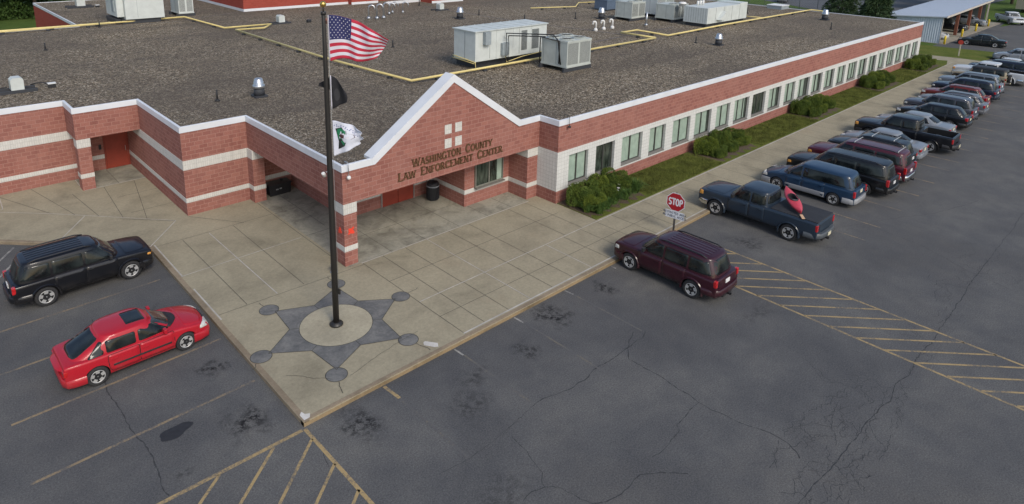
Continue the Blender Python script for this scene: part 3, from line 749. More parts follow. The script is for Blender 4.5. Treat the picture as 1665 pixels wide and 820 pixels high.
# ------------------------------------------------------------------ lettering
def arc(cx, cy, rx, ry, a0, a1, n=8): return [(cx+rx*math.cos(R(a0+(a1-a0)*k/n)), cy+ry*math.sin(R(a0+(a1-a0)*k/n))) for k in range(n+1)]
G = {
'A': (.84, [('n',[(0,0),(.42,1)]),('k',[(.42,1),(.84,0)]),('n',[(.15,.34),(.70,.34)])]),
'B': (.70, [('k',[(.1,0),(.1,1)]),('n',[(.1,1),(.38,1)]+arc(.38,.76,.22,.24,90,-90)+[(.1,.52)]),('n',[(.1,0),(.40,0)]+arc(.40,.26,.26,.26,-90,90)+[(.1,.52)])]),
'C': (.80, [('k',arc(.44,.5,.40,.5,42,318,14))]),
'D': (.80, [('k',[(.1,0),(.1,1)]),('n',[(.1,1),(.36,1)]+arc(.36,.5,.38,.5,90,-90,10)+[(.1,0)])]),
'E': (.66, [('k',[(.1,0),(.1,1)]),('n',[(.1,1),(.6,1),(.6,.88)]),('n',[(.1,.52),(.5,.52)]),('n',[(.1,0),(.62,0),(.62,.13)])]),
'F': (.62, [('k',[(.1,0),(.1,1)]),('n',[(.1,1),(.58,1),(.58,.88)]),('n',[(.1,.52),(.48,.52)])]),
'G': (.84, [('k',arc(.44,.5,.40,.5,42,300,13)+[(.74,.06)]),('k',[(.74,0),(.74,.42)]),('n',[(.56,.42),(.80,.42)])]),
'H': (.82, [('k',[(.1,0),(.1,1)]),('k',[(.72,0),(.72,1)]),('n',[(.1,.52),(.72,.52)])]),
'I': (.30, [('k',[(.15,0),(.15,1)])]),
'L': (.62, [('k',[(.1,0),(.1,1)]),('n',[(.1,0),(.58,0),(.58,.15)])]),
'M': (1.0, [('n',[(.1,0),(.1,1)]),('k',[(.1,1),(.5,.12)]),('n',[(.5,.12),(.9,1)]),('k',[(.9,1),(.9,0)])]),
'N': (.84, [('n',[(.1,0),(.1,1)]),('k',[(.1,1),(.74,0)]),('n',[(.74,0),(.74,1)])]),
'O': (.88, [('k',arc(.44,.5,.40,.5,0,360,20))]),
'P': (.68, [('k',[(.1,0),(.1,1)]),('n',[(.1,1),(.36,1)]+arc(.36,.74,.26,.26,90,-90)+[(.1,.48)])]),
'R': (.78, [('k',[(.1,0),(.1,1)]),('n',[(.1,1),(.36,1)]+arc(.36,.75,.25,.25,90,-90)+[(.1,.50)]),('k',[(.36,.50),(.74,0)])]),
'S': (.62, [('k',arc(.31,.74,.23,.25,30,270,10)+arc(.31,.25,.25,.25,90,-150,10))]),
'T': (.76, [('k',[(.38,0),(.38,1)]),('n',[(.02,.86),(.02,1),(.74,1),(.74,.86)])]),
'U': (.80, [('k',[(.1,1),(.1,.34)]+arc(.41,.34,.31,.33,180,360,10)+[(.72,1)])]),
'W': (1.18, [('k',[(.0,1),(.30,0)]),('n',[(.30,0),(.59,.95)]),('k',[(.59,.95),(.88,0)]),('n',[(.88,0),(1.18,1)])]),
'Y': (.80, [('k',[(0,1),(.40,.48)]),('n',[(.80,1),(.40,.48)]),('k',[(.40,.48),(.40,0)])]),
}
def ribbon(bm, pts, w, T, dep, mi=0):
    pts = [Vector(p) for p in pts]; n = len(pts); L = []
    for i, p in enumerate(pts):
        e1 = (p-pts[i-1]).normalized() if i > 0 else (pts[1]-p).normalized()
        e2 = (pts[i+1]-p).normalized() if i < n-1 else e1
        n1 = Vector((-e1.y, e1.x)); n2 = Vector((-e2.y, e2.x)); m = n1+n2
        m = m/max(.5, m.dot(n1)) if m.length > 1e-6 else n1
        L.append((p+m*w/2, p-m*w/2))
    f = [(bm.verts.new(T(a.x, a.y, dep)), bm.verts.new(T(b.x, b.y, dep)), bm.verts.new(T(a.x, a.y, 0)), bm.verts.new(T(b.x, b.y, 0))) for a, b in L]
    for q, r in zip(f, f[1:]):
        for fc in ((q[0],q[1],r[1],r[0]),(q[0],r[0],r[2],q[2]),(q[1],q[3],r[3],r[1])):
            bm.faces.new(fc).material_index = mi
    for q in (f[0], f[-1]): bm.faces.new((q[0], q[1], q[3], q[2])).material_index = mi
def glyph(bm, ch, x, y, h, T, thick, thin, serif, dep, sx=1.0, mi=0):
    w, st = G[ch]
    for kd, pts in st:
        ww = (thick if kd == 'k' else thin)*h
        ribbon(bm, [(x+p[0]*h*sx, y+p[1]*h) for p in pts], ww, T, dep, mi)
        if serif and len(pts) == 2:
            for p in pts:
                if p[1] in (0, 1) and pts[0][1] != pts[1][1]:
                    yy = y+(h*.03 if p[1] == 0 else h*.97)
                    ribbon(bm, [(x+p[0]*h*sx-ww*.5-h*.09, yy), (x+p[0]*h*sx+ww*.5+h*.09, yy)], h*.06, T, dep*.98, mi)
    return w*h*sx
def text_width(s, caps, small, sx, gap, sp):
    x = 0
    for i, ch in enumerate(s):
        if ch == ' ': x += sp; continue
        h = caps if (i == 0 or s[i-1] == ' ') else small
        x += G[ch][0]*h*sx+gap
    return x-gap
def facade_text(s, x0, x1, zb, caps, small):
    gap, sp = .055, .26
    w0 = text_width(s, caps, small, 1.0, 0, 0); n = len(s)-1
    sx = (x1-x0-(n-s.count(' '))*gap-s.count(' ')*(sp))/w0
    x = x0; prev = ' '
    for ch in s:
        if ch == ' ': x += sp; prev = ch; continue
        h = caps if prev == ' ' else small
        b = bmesh.new()
        w = glyph(b, ch, x, zb, h, lambda u, v, d: (u, 21.998-d, v), .20, .085, True, .05, sx)
        bpart('sign_letter', b, M['bronze_letter'])
        x += w+gap; prev = ch
facade_text('WASHINGTON COUNTY', 16.02, 20.68, 3.68, .36, .305)
facade_text('LAW ENFORCEMENT CENTER', 15.28, 21.36, .0+3.20, .365, .31)

# small fittings on the walls
t = thing('floodlight', 'small silver floodlight fixed to the canopy edge behind the flagpole', 'floodlight', (12.55, 22.95, 4.0))
b = bmesh.new(); tube(b, [(12.6,22.95,4.05),(12.42,22.95,4.05)], .02); obj('bracket', b, M['galv'], t, world=True)
b = bmesh.new(); lathe(b, [(.05,0),(.075,.02),(.075,.26),(.06,.28)], (0,0,0), 12); o = obj('lamp_head', b, M['white'], t, smooth=False); o.location = (-.22,-.05,-.08); o.rotation_euler = (R(30), R(-35), 0)
t = thing('security_camera', 'white dome camera hanging from a hook at the canopy corner', 'camera', (12.85, 21.9, 4.0))
b = bmesh.new(); tube(b, [(12.80,22.1,4.56),(12.80,22.1,4.66),(12.80,21.84,4.66),(12.80,21.82,4.1)], .018); obj('bracket', b, M['galv'], t, world=True)
b = bmesh.new(); bmesh.ops.create_uvsphere(b, u_segments=14, v_segments=8, radius=.085); o = obj('camera_dome', b, M['white'], t, smooth=True); o.location = (-.05,-.08,.06)
t = thing('wall_lamp', 'small dark lamp on a thin rod by the white corner of the long wing', 'lamp', (24.6, 20.6, 4.1))
b = bmesh.new(); tube(b, [(24.62,20.9,4.56),(24.62,20.9,4.72),(24.62,20.58,4.72),(24.62,20.56,4.2)], .016); obj('bracket', b, M['steel_post'], t, world=True)
b = bmesh.new(); lathe(b, [(.02,.1),(.07,.08),(.08,0)], (0,0,0), 12); o = obj('lamp_head', b, M['black'], t); o.location = (.02,-.05,.02)
for nm, px in (('x', 0), ('y', 1)):
    b = bmesh.new(); rr = random.Random(9+px)
    for k in range(11):
        a = 2*math.pi*k/11; r = .05
        u0, v0 = rr.uniform(-.11, .11), rr.uniform(-.11, .11); s_ = rr.uniform(.05, .10)
        if px: box(b, 12.92+u0-s_/2, 12.92+u0+s_/2, 22.005-.004*(k+1)/11-.001, 22.019, 1.66+v0-s_/2, 1.66+v0+s_/2)
        else: box(b, 12.605-.004*(k+1)/11-.001, 12.619, 22.34+u0-s_/2, 22.34+u0+s_/2, 1.66+v0-s_/2, 1.66+v0+s_/2)
    if px: box(b, 12.82, 13.02, 22.012, 22.019, 1.58, 1.76)
    else: box(b, 12.612, 12.619, 22.26, 22.42, 1.58, 1.76)
    tag(obj('paper_notice', b, M['orange']), 'torn orange notice on the %s face of the canopy column' % ('right-hand' if px else 'left-hand, narrower looking'), 'notice', 'orange notices on the column')
# ------------------------------------------------------------------ things on the roof
RZ = 4.45
def roofthing(name, label, cat, loc, group=None, rz=0): return thing(name, label, cat, loc, rz, group)
def louvres(b, x0, x1, y, z0, z1, n, mi, axis='x', dep=.03):
    for k in range(n):
        z = z0+(z1-z0)*k/n; zz = z+(z1-z0)/n*.55
        if axis == 'x': box(b, x0, x1, y-dep, y, z, zz, mi)
        else: box(b, y-dep, y, x0, x1, z, zz, mi)
# large air handler --------------------------------------------------------
t = roofthing('air_handler', 'long pale air handling unit on a black curb behind the gable', 'air conditioner', (32.6, 33.6, RZ))
def L_(nm, b, m, p=t): return obj(nm, b, m, p, world=True)
b = bmesh.new(); box(b, 29.15, 36.4, 32.75, 34.75, RZ, RZ+.50); L_('roof_curb', b, M['curb'])
b = bmesh.new()
xs = [28.7, 30.6, 32.2, 34.0, 35.6]
for k, (xa, xb) in enumerate(zip(xs, xs[1:])): box(b, xa+.006, xb-.006, 32.3, 34.5, RZ+.54, 6.98, 0, .012)
cas = L_('casing', b, M['unit_light'])
b = bmesh.new(); box(b, 28.62, 35.68, 32.22, 34.58, 6.985, 7.04)
for x in (29.6,30.6,31.4,32.2,33.1,34.0,34.8): box(b, x-.02, x+.02, 32.22, 34.58, 7.042, 7.07)
L_('casing_lid', b, M['unit_light'])
for xa, xb in ((33.0,33.55),(34.05,34.75)):
    b = bmesh.new(); louvres(b, xa, xb, 32.29, 5.35, 6.75, 18, 0)
    L_('louvre', b, M['unit_dark'])
b = bmesh.new()
for x in (29.15,): box(b, 28.69, 28.697, 33.35, 33.37, 5.05, 6.9)
for x, z0, z1 in ((30.0,5.1,6.9),(31.4,5.1,6.9),(32.8,5.1,6.9)): box(b, x-.01, x+.01, 32.29, 32.298, z0, z1)
L_('panel_seam', b, M['unit_dark'])
b = bmesh.new(); box(b, 29.35, 29.85, 32.0, 32.3, 6.1, 6.95, 0, .01); L_('control_box', b, M['unit_grey'])
b = bmesh.new(); box(b, 31.0, 31.65, 32.08, 32.3, 5.2, 6.05, 0, .01); L_('electrical_box', b, M['unit_grey'])
b = bmesh.new()
tube(b, [(28.7,34.6,5.15),(28.62,34.2,5.15),(28.62,32.2,5.0),(28.62,32.15,RZ+.15),(29.6,32.1,RZ+.15)], .035); tube(b, [(28.66,34.6,5.0),(28.62,32.3,4.9)], .03); tube(b, [(31.3,32.1,5.1),(31.3,32.0,4.75),(33.0,32.2,4.9),(35.5,32.2,5.05)], .03)
L_('gas_connection', b, M['gas_yellow'])
# refrigerant loop between the two units
b = bmesh.new()
tube(b, [(31.2,31.95,RZ+.1),(31.2,31.95,6.75),(33.3,29.6,6.75),(33.0,28.9,6.5),(33.0,28.6,4.9)], .045)
tube(b, [(31.45,32.0,RZ+.1),(31.45,32.0,6.55),(33.2,30.2,6.55)], .045)
tube(b, [(32.95,30.45,RZ+.1),(32.95,30.45,6.55),(33.0,28.75,6.45),(33.0,28.75,4.95)], .045)
tag(obj('refrigerant_pipe', b, M['black']), 'black insulated pipe loop bridging the long pale unit and the grey box unit', 'pipe')
def condenser(name, label, x0, x1, y0, y1, z0, z1, fans, group=None, light=False):
    t = roofthing(name, label, 'air conditioner', ((x0+x1)/2, (y0+y1)/2, RZ), group)
    def Q(nm, b, m, p=t): return obj(nm, b, m, p, world=True)
    for ya, yb in ((y0+.02, y0+.16), (y1-.16, y1-.02)):
        b = bmesh.new(); box(b, x0-.25, x1+.15, ya, yb, RZ, z0, 0); Q('support_rail', b, M['curb'])
    b = bmesh.new(); box(b, x0, x1, y0, y1, z0+.004, z1, 0, .015); box(b, x0-.03, x1+.03, y0-.03, y1+.03, z0+.004, z0+.12); box(b, x0-.02, x1+.02, y0-.02, y1+.02, z1-.10, z1+.02)
    Q('casing', b, M['unit_light'] if light else M['unit'])
    b = bmesh.new(); n = 13; 
    for h in (0, 1):
        xa = x0+.08+h*(x1-x0)/2; w = (x1-x0)/2-.16
        for k in range(n): box(b, xa+w*k/n, xa+w*(k+.55)/n, y0-.006, y0-.001, z0+.2, z1-.15)
    Q('coil_grille', b, M['unit_dark'])
    b = bmesh.new(); box(b, x0-.006, x0-.001, y0+.95, y0+.97, z0+.15, z1-.12); box(b, x0-.006, x0-.001, y1-.2, y1-.18, z0+.15, z1-.12); Q('panel_seam', b, M['unit_dark'])
    for i in range(fans):
        fx = x0+(x1-x0)*((i % 2)*.5+.25); fy = y0+(y1-y0)*((i//2)*.5+.25)
        b = bmesh.new(); r = (x1-x0)*.19
        lathe(b, [(r,0.022),(r,.10),(r-.03,.10),(r-.05,.03)], (fx, fy, z1), 20)
        f = Q('fan_guard', b, M['unit'])
        b = bmesh.new()
        for k in range(4):
            a = k*math.pi/4; s = Vector((math.cos(a), math.sin(a)))*(r-.04)
            tube(b, [(fx-s.x, fy-s.y, z1+.095), (fx+s.x, fy+s.y, z1+.095)], .012, 5)
        lathe(b, [(r-.06, .024), (r-.06, .03)], (fx, fy, z1), 20)
        obj('fan_blade', b, M['unit_dark'], f, world=True)
    return t
condenser('condensing_unit', 'grey box unit with four roof fans standing in front of the long pale unit', 33.05, 35.5, 28.1, 30.4, 4.72, 6.5, 4)
condenser('condensing_unit', 'grey box unit at the left of the far roof cluster', 57.0, 59.3, 40.1, 42.2, 4.72, 6.35, 2, 'boxy roof units at the far end')
condenser('condensing_unit', 'greenish grey box unit in the middle of the far roof cluster', 59.9, 62.5, 37.0, 39.2, 4.72, 6.2, 2, 'boxy roof units at the far end')
condenser('condensing_unit', 'white box unit half hidden between two grey ones in the far roof cluster', 62.0, 65.2, 40.4, 42.4, 4.72, 6.6, 2, 'boxy roof units at the far end', True)
condenser('condensing_unit', 'narrow pale unit beside the tall white unit on the rear wing', 22.0, 23.4, 68.6, 70.9, 4.72, 6.6, 1, None, True)
t = roofthing('air_handler', 'long white ribbed unit with slanted hoods at the right of the far roof cluster', 'air conditioner', (63, 34, RZ))
b = bmesh.new(); box(b, 59.6, 67.2, 33.2, 35.4, RZ, 4.78); L_('roof_curb', b, M['curb'], t)
b = bmesh.new()
for k in range(5): box(b, 59.4+k*1.6, 59.4+(k+1)*1.6-.02, 33.0, 35.6, 4.80, 6.35+(.12 if k == 4 else 0), 0, .012)
L_('casing', b, M['unit_light'], t)
b = bmesh.new()
for k in range(9): box(b, 59.392, 59.398, 33.2+k*.26, 33.22+k*.26, 4.9, 6.3)
for k in range(4): box(b, 60.98+k*1.6, 61.0+k*1.6, 32.99, 32.998, 4.85, 6.3)
L_('panel_seam', b, M['unit_dark'], t)
b = bmesh.new(); prism_y(b, [(61.2,5.1),(62.3,5.1),(62.3,5.9)], 32.6, 32.998); L_('intake_hood', b, M['unit_light'], t)
b = bmesh.new(); lathe(b, [(.35,0),(.35,.22),(.45,.24),(.3,.40),(0.02,.42)], (60.2, 36.3, 6.2), 16); L_('exhaust_cap', b, M['white'], t)
b = bmesh.new()
for k in range(3): lathe(b, [(.12,0),(.12,.45)], (60.9+k*.5, 35.0, 6.35), 10)
L_('vent_stub', b, M['white'], t)
t = roofthing('air_handler', 'tall white unit with yellow pipe at its foot on the rear wing roof', 'air conditioner', (18, 67, RZ))
b = bmesh.new(); box(b, 16.3, 19.6, 66.3, 70.0, RZ, 4.85); 
for k in range(7): box(b, 15.9, 16.29, 66.7+k*.5, 66.95+k*.5, 4.452, 4.9)
L_('roof_curb', b, M['curb'], t)
b = bmesh.new(); box(b, 16.6, 19.9, 66.1, 70.0, 4.87, 8.6, 0, .02); box(b, 16.0, 16.58, 66.5, 70.0, 5.1, 7.6, 0, .01); L_('casing', b, M['unit_light'], t)
b = bmesh.new(); prism_y(b, [(15.2,8.3),(16.58,8.3),(16.58,7.0)], 66.7, 69.6); L_('intake_hood', b, M['unit_light'], t)
b = bmesh.new(); box(b, 15.93, 15.998, 67.2, 67.9, 5.5, 6.6); box(b, 17.6, 17.62, 66.09, 66.098, 5, 8.4); L_('panel_seam', b, M['unit_grey'], t)
def curb_box(label, x0, x1, y0, y1, h):
    t = roofthing('roof_unit', label, 'roof unit', ((x0+x1)/2, (y0+y1)/2, RZ), 'dark blue duct boxes')
    b = bmesh.new(); box(b, x0, x1, y0, y1, RZ+.15, RZ+h, 0, .02); box(b, x0-.03, x1+.03, y0-.03, y1+.03, RZ+h-.1, RZ+h+.04); obj('casing', b, simple('blue_grey_metal', (.10, .14, .20), .5), t, world=True)
    b = bmesh.new(); box(b, x0+.05, x1-.05, y0+.05, y1-.05, RZ, RZ+.15); obj('roof_curb', b, M['curb'], t, world=True)
curb_box('dark blue metal box left of the far roof cluster, nearer one', 61.6, 63.6, 46.8, 48.6, 1.2); curb_box('dark blue metal box left of the far roof cluster, farther and smaller one', 66.0, 67.8, 48.6, 50.2, 1.1)
# small fans -----------------------------------------------------------------
def small_fan(x, y, label, s=1.0, rz=0, cable=True):
    t = roofthing('exhaust_fan', label, 'exhaust fan', (x, y, RZ), 'small white exhaust fans on rails', rz)
    for ya in (-.42*s, .28*s):
        b = bmesh.new(); box(b, -.9*s, .75*s, ya, ya+.14*s, 0, .14*s); obj('support_rail', b, M['curb'], t)
    b = bmesh.new(); pr = [(-.28,.14),(.24,.14),(.24,.62),(.14,.72),(-.18,.72),(-.28,.62)]
    prism_y(b, [(p[0]*s, p[1]*s) for p in pr], -.3*s, .3*s); o = obj('casing', b, M['unit_light'], t)
    b = bmesh.new(); lathe(b, [(.22*s,0),(.22*s,.06),(.1*s,.08)], (-.29*s, 0, .42*s), 14, axis='x'); b2 = obj('fan_guard', b, M['unit'], t)
    return t
small_fan(5.15, 43.6, 'small white exhaust fan on two black rails at the left edge of the roof', 1.15)
small_fan(27.9, 58.9, 'small white exhaust fan on black rails beside the yellow pipe loop', 1.1)
small_fan(46.35, 58.1, 'small white exhaust fan at the foot of the red upper wall', 1.1)
small_fan(16.2, 81.3, 'small pale exhaust fan on the far rear wing roof', 1.5)
def junction(x, y, label, m):
    t = roofthing('junction_box', label, 'box', (x, y, RZ), 'small boxes on the roof')
    b = bmesh.new(); box(b, -.18, .18, -.15, .15, 0, .22); obj('base', b, M['black'], t)
    b = bmesh.new(); box(b, -.2, .2, -.17, .17, .222, .27, 0, .005); obj('lid', b, m, t)
junction(6.75, 43.6, 'black box with white lid at the end of the black roof cable', M['white']); junction(30.3, 58.0, 'small dark box between the white fan and the red hatch', M['curb']); junction(17.6, 80.6, 'small white topped box on the rear wing roof', M['white'])
b = bmesh.new(); tube(b, [(5.9,44.7,4.52),(6.2,44.6,4.60),(6.5,44.3,4.62),(6.72,43.9,4.55)], .035); tube(b, [(3.0,45.1,4.5),(4.2,44.6,4.52),(4.7,43.9,4.7)], .03)
tag(obj('roof_cable', b, M['black']), 'black cable curving across the gravel to a small white topped box', 'cable')
t = roofthing('roof_hatch', 'low rust red hatch lying on the gravel', 'hatch', (32.1, 56.6, RZ))
b = bmesh.new(); box(b, -.9, .9, -.55, .55, 0, .30); obj('hatch_frame', b, M['wood_red'], t)
b = bmesh.new(); box(b, -.95, .95, -.6, .6, .302, .37, 0, .01); obj('lid', b, simple('rust_lid', (.30,.085,.04), .7, var=.3), t)
t = roofthing('roof_hatch', 'low white hatch on the far edge of the roof', 'hatch', (81.9, 36.2, RZ))
b = bmesh.new(); box(b, -1.0, 1.0, -.9, .9, 0, .4); obj('hatch_frame', b, M['unit_grey'], t)
b = bmesh.new(); box(b, -1.05, 1.05, -.95, .95, .402, .48, 0, .01); obj('lid', b, M['white'], t)
# mushroom vents
def mush(x, y, label, s=1.0):
    t = roofthing('roof_ventilator', label, 'roof vent', (x, y, RZ), 'round metal roof ventilators')
    b = bmesh.new(); box(b, -.34*s, .34*s, -.34*s, .34*s, 0, .10*s); lathe(b, [(.30*s,.10*s),(.27*s,.50*s)], (0,0,0), 16); obj('roof_curb', b, M['curb'], t)
    b = bmesh.new(); lathe(b, [(.27*s,.50*s),(.33*s,.52*s),(.335*s,.66*s),(.29*s,.70*s),(.27*s,.74*s),(.27*s,.84*s),(.235*s,.87*s),(.235*s,.97*s),(.17*s,1.04*s),(.02,1.06*s)], (0,0,0), 22); obj('ventilator_cap', b, M['galv'], t, smooth=True)
mush(14.85, 34.5, 'round silver roof vent on the near gravel left of the flagpole')
mush(43.7, 51.6, 'round silver roof vent beyond the long pale unit', 1.15)
mush(55.9, 43.1, 'round silver roof vent beside the white gooseneck pipes', 1.15)
mush(51.2, 27.2, 'round silver roof vent on the long wing, right of the grey box unit', .95)
mush(75.7, 28.2, 'round silver roof vent at the far end below the yellow pipe', 1.1)
# goosenecks
def goose(x, y, label, h, r, m, dr=(.5,-.4), grp='silver gooseneck pipes', s=1.0):
    t = roofthing('gooseneck_vent', label, 'vent pipe', (x, y, RZ), grp)
    d = Vector(dr).normalized()
    pts = [(0,0,.25)]+[(0,0,h)]+[(d.x*.3*s*(1-math.cos(R(a))), d.y*.3*s*(1-math.cos(R(a))), h+.3*s*math.sin(R(a))) for a in range(20, 181, 20)]+[(d.x*.6*s, d.y*.6*s, h-.15)]
    b = bmesh.new(); tube(b, pts, r, 10); obj('pipe', b, m, t)
    b = bmesh.new(); lathe(b, [(r*2.2,0),(r*2.0,.2),(r*1.1,.3)], (0,0,0), 12); obj('boot', b, M['galv'] if m != M['white'] else M['white'], t)
for i, (x, y) in enumerate(((36.0,56.5),(36.7,56.1),(37.5,56.1))): goose(x, y, ('first', 'middle', 'third and largest')[i]+' of the three tall silver goosenecks near the red wall', 1.1+.1*i, .09, M['galv'], grp=None)
for i, (x, y) in enumerate(((39.6,58.2),(40.5,58.9),(41.4,58.3))): goose(x, y, ('shorter silver gooseneck just right of the three tall ones', 'slim silver gooseneck of the rear pair', 'slim silver gooseneck at the right end of the rear pair')[i], .9, .06, M['galv'], grp=None)
for i, (x, y) in enumerate(((48.8,38.2),(50.0,38.2),(51.3,38.2))): goose(x, y, ('left', 'middle', 'right')[i]+' one of the three white gooseneck pipes', .75, .085, M['white'], (-.6,.5), None, .45)
b = bmesh.new(); tube(b, [(55.7,37.4,4.45),(55.7,37.4,5.75)], .09, 10); tube(b, [(55.7,37.4,4.45),(55.7,37.4,4.62)], .16, 10)
tag(obj('vent_pipe', b, M['galv'], smooth=False), 'tall straight grey vent pipe in front of the far roof units', 'vent pipe')
for i, (x, y, h, lb) in enumerate(((8.65,56.3,.55,'on the open gravel at the left'),(12.75,35.0,.62,'near the coping above the inner corner'),(29.2,42.5,.55,'right of the striped flag'),(14.3,65.6,.5,'beside the double yellow pipe'),(47.2,52.6,.6,'right of the round vent behind the long unit'),(48.9,47.5,.5,'in front of the blank gravel, mid roof'),(53.6,44.7,.7,'just left of the far round vent'),(50.7,29.0,.55,'left of the round vent on the long wing'),(69.0,25.0,.7,'on the long wing near the far end'),(73.9,36.1,.7,'right of the white ribbed unit'),(47.1,63.0,.8,'under the red upper wall'),(24.7,75.0,.9,'behind the narrow pale unit'))):
    b = bmesh.new(); tube(b, [(x,y,4.45),(x,y,4.45+h)], .05, 8); lathe(b, [(.16,0),(.06,.10)], (x,y,4.45), 10)
    tag(obj('vent_stub', b, M['black']), 'thin black vent stub '+lb, 'vent pipe', 'black vent stubs on the gravel')
# yellow gas pipe: one run with blocks under it
def gas(label, runs, blocks):
    t = roofthing('gas_pipe', label, 'pipe', (runs[0][0][0][0], runs[0][0][0][1], RZ), 'yellow gas pipes on the roof')
    b = bmesh.new()
    for pts, r in runs: tube(b, [(p[0], p[1], p[2] if len(p) > 2 else 4.68) for p in pts], r, 8)
    obj('pipe', b, M['gas_yellow'], t, world=True)
    for pts, r in runs:
        for p, q in zip(pts, pts[1:]):
            L = math.hypot(q[0]-p[0], q[1]-p[1]); n = int(L/blocks)
            for k in range(n):
                x = p[0]+(q[0]-p[0])*(k+.5)/max(n,1); y = p[1]+(q[1]-p[1])*(k+.5)/max(n,1)
                b = bmesh.new(); box(b, x-.14, x+.14, y-.10, y+.10, 4.452, 4.605, 0, .008); obj('pipe_block', b, M['curb'], t, world=True)
gas('yellow gas pipe running from the far left units round to the gable', [([(-8,66.3),(16,66.3),(21.8,66.6),(22.2,57.8),(26.4,57.6),(24.9,55.9),(22.5,56.2),(22.5,40),(23.1,31.7),(35,31.75),(48.9,31.8)], .08)], 3.2)
gas('yellow gas pipe along the long wing to the far round vent', [([(48.9,31.8),(48.9,35.4),(51.3,35.4),(51.0,31.9),(62,32.3),(84.0-1.8,32.3),(81.9,30.9,4.68),(81.9,30.7,4.5)], .085),([(69.5,34.9),(70.0,32.5)], .05)], 3.2)
gas('thin pale yellow pipe beside the roof edge at the far left', [([(-8,65.7),(9,65.75),(15,66.0)], .05)], 3.0)
gas('short yellow gas pipe run far back on the roof', [([(55,52.5),(60.5,50.5),(64,53.0),(70,51.0)], .06)], 2.5)
# ------------------------------------------------------------------ vehicles
def lerp(a, b, t): return a+(b-a)*t
def interp(tab, x):
    if x <= tab[0][0]: return tab[0][1]
    for (xa, va), (xb, vb) in zip(tab, tab[1:]):
        if x <= xb: return lerp(va, vb, (x-xa)/(xb-xa))
    return tab[-1][1]

def bake(bm, mats, subsurf=0, cutters=()):
    me = bpy.data.meshes.new('tmp'); bmesh.ops.recalc_face_normals(bm, faces=bm.faces); bm.to_mesh(me); bm.free()
    for m in mats: me.materials.append(m)
    o = bpy.data.objects.new('tmp', me); COL.objects.link(o)
    tmp = []
    if subsurf:
        md = o.modifiers.new('s', 'SUBSURF'); md.levels = subsurf; md.render_levels = subsurf
    for cb in cutters:
        cm = bpy.data.meshes.new('cut'); bmesh.ops.recalc_face_normals(cb, faces=cb.faces); cb.to_mesh(cm); cb.free()
        for m in mats: cm.materials.append(m)
        co = bpy.data.objects.new('cut', cm); COL.objects.link(co); tmp.append(co)
        md = o.modifiers.new('b', 'BOOLEAN'); md.operation = 'DIFFERENCE'; md.object = co; md.solver = 'EXACT'
    bpy.context.view_layer.update()
    dg = bpy.context.evaluated_depsgraph_get()
    res = bpy.data.meshes.new_from_object(o.evaluated_get(dg))
    for x in tmp+[o]:
        d = x.data; bpy.data.objects.remove(x); bpy.data.meshes.remove(d)
    return res

def round_poly(pts, r=.25, k=4):
    """round polygon corners; returns a dense outline"""
    n = len(pts); out = []
    for i in range(n):
        p0, p1, p2 = Vector(pts[i-1]), Vector(pts[i]), Vector(pts[(i+1) % n])
        rr = min(r, .45*(p0-p1).length, .45*(p2-p1).length)
        a = p1+(p0-p1).normalized()*rr; c = p1+(p2-p1).normalized()*rr
        for j in range(k+1):
            t = j/k; out.append(a*(1-t)**2+p1*2*t*(1-t)+c*t*t)
    res = []
    for p, q in zip(out, out[1:]+out[:1]):
        m = max(1, int((q-p).length/.18))
        for j in range(m): res.append(p.lerp(q, j/m))
    return res

def decal(bm, bvh, outline, axis, sgn, off=.006, mi=0, rings=4, far=3.5, edge=-.004):
    """polygon draped over the body. axis 'y': outline in (x,z); axis 'x': outline in (y,z); 'z': (x,y)"""
    c = sum((Vector(p) for p in outline), Vector((0, 0)))/len(outline)
    def hit(p, o):
        if axis == 'y': src = Vector((p.x, sgn*far, p.y)); d = Vector((0, -sgn, 0))
        elif axis == 'x': src = Vector((sgn*far*1.3, p.x, p.y)); d = Vector((-sgn, 0, 0))
        else: src = Vector((p.x, p.y, far)); d = Vector((0, 0, -1))
        h = bvh.ray_cast(src, d)
        if h[0] is None: return None
        nn = h[1] if h[1].dot(d) < 0 else -h[1]
        return h[0]+nn*o
    lv = []
    for s, o in [(1.0, edge), (.985, off)]+[(1-(k+1)/rings, off) for k in range(rings-1)]:
        row = []
        for p in outline:
            q = hit(c+(Vector(p)-c)*s, o)
            if q is None: return False
            row.append(bm.verts.new(q))
        lv.append(row)
    q = hit(c, off)
    if q is None: return False
    ctr = bm.verts.new(q); n = len(outline)
    for a, b in zip(lv, lv[1:]):
        for j in range(n):
            f = bm.faces.new((a[j], a[(j+1) % n], b[(j+1) % n], b[j])); f.material_index = mi; f.smooth = a is not lv[0]
    for j in range(n):
        f = bm.faces.new((lv[-1][j], lv[-1][(j+1) % n], ctr)); f.material_index = mi; f.smooth = True
    return True

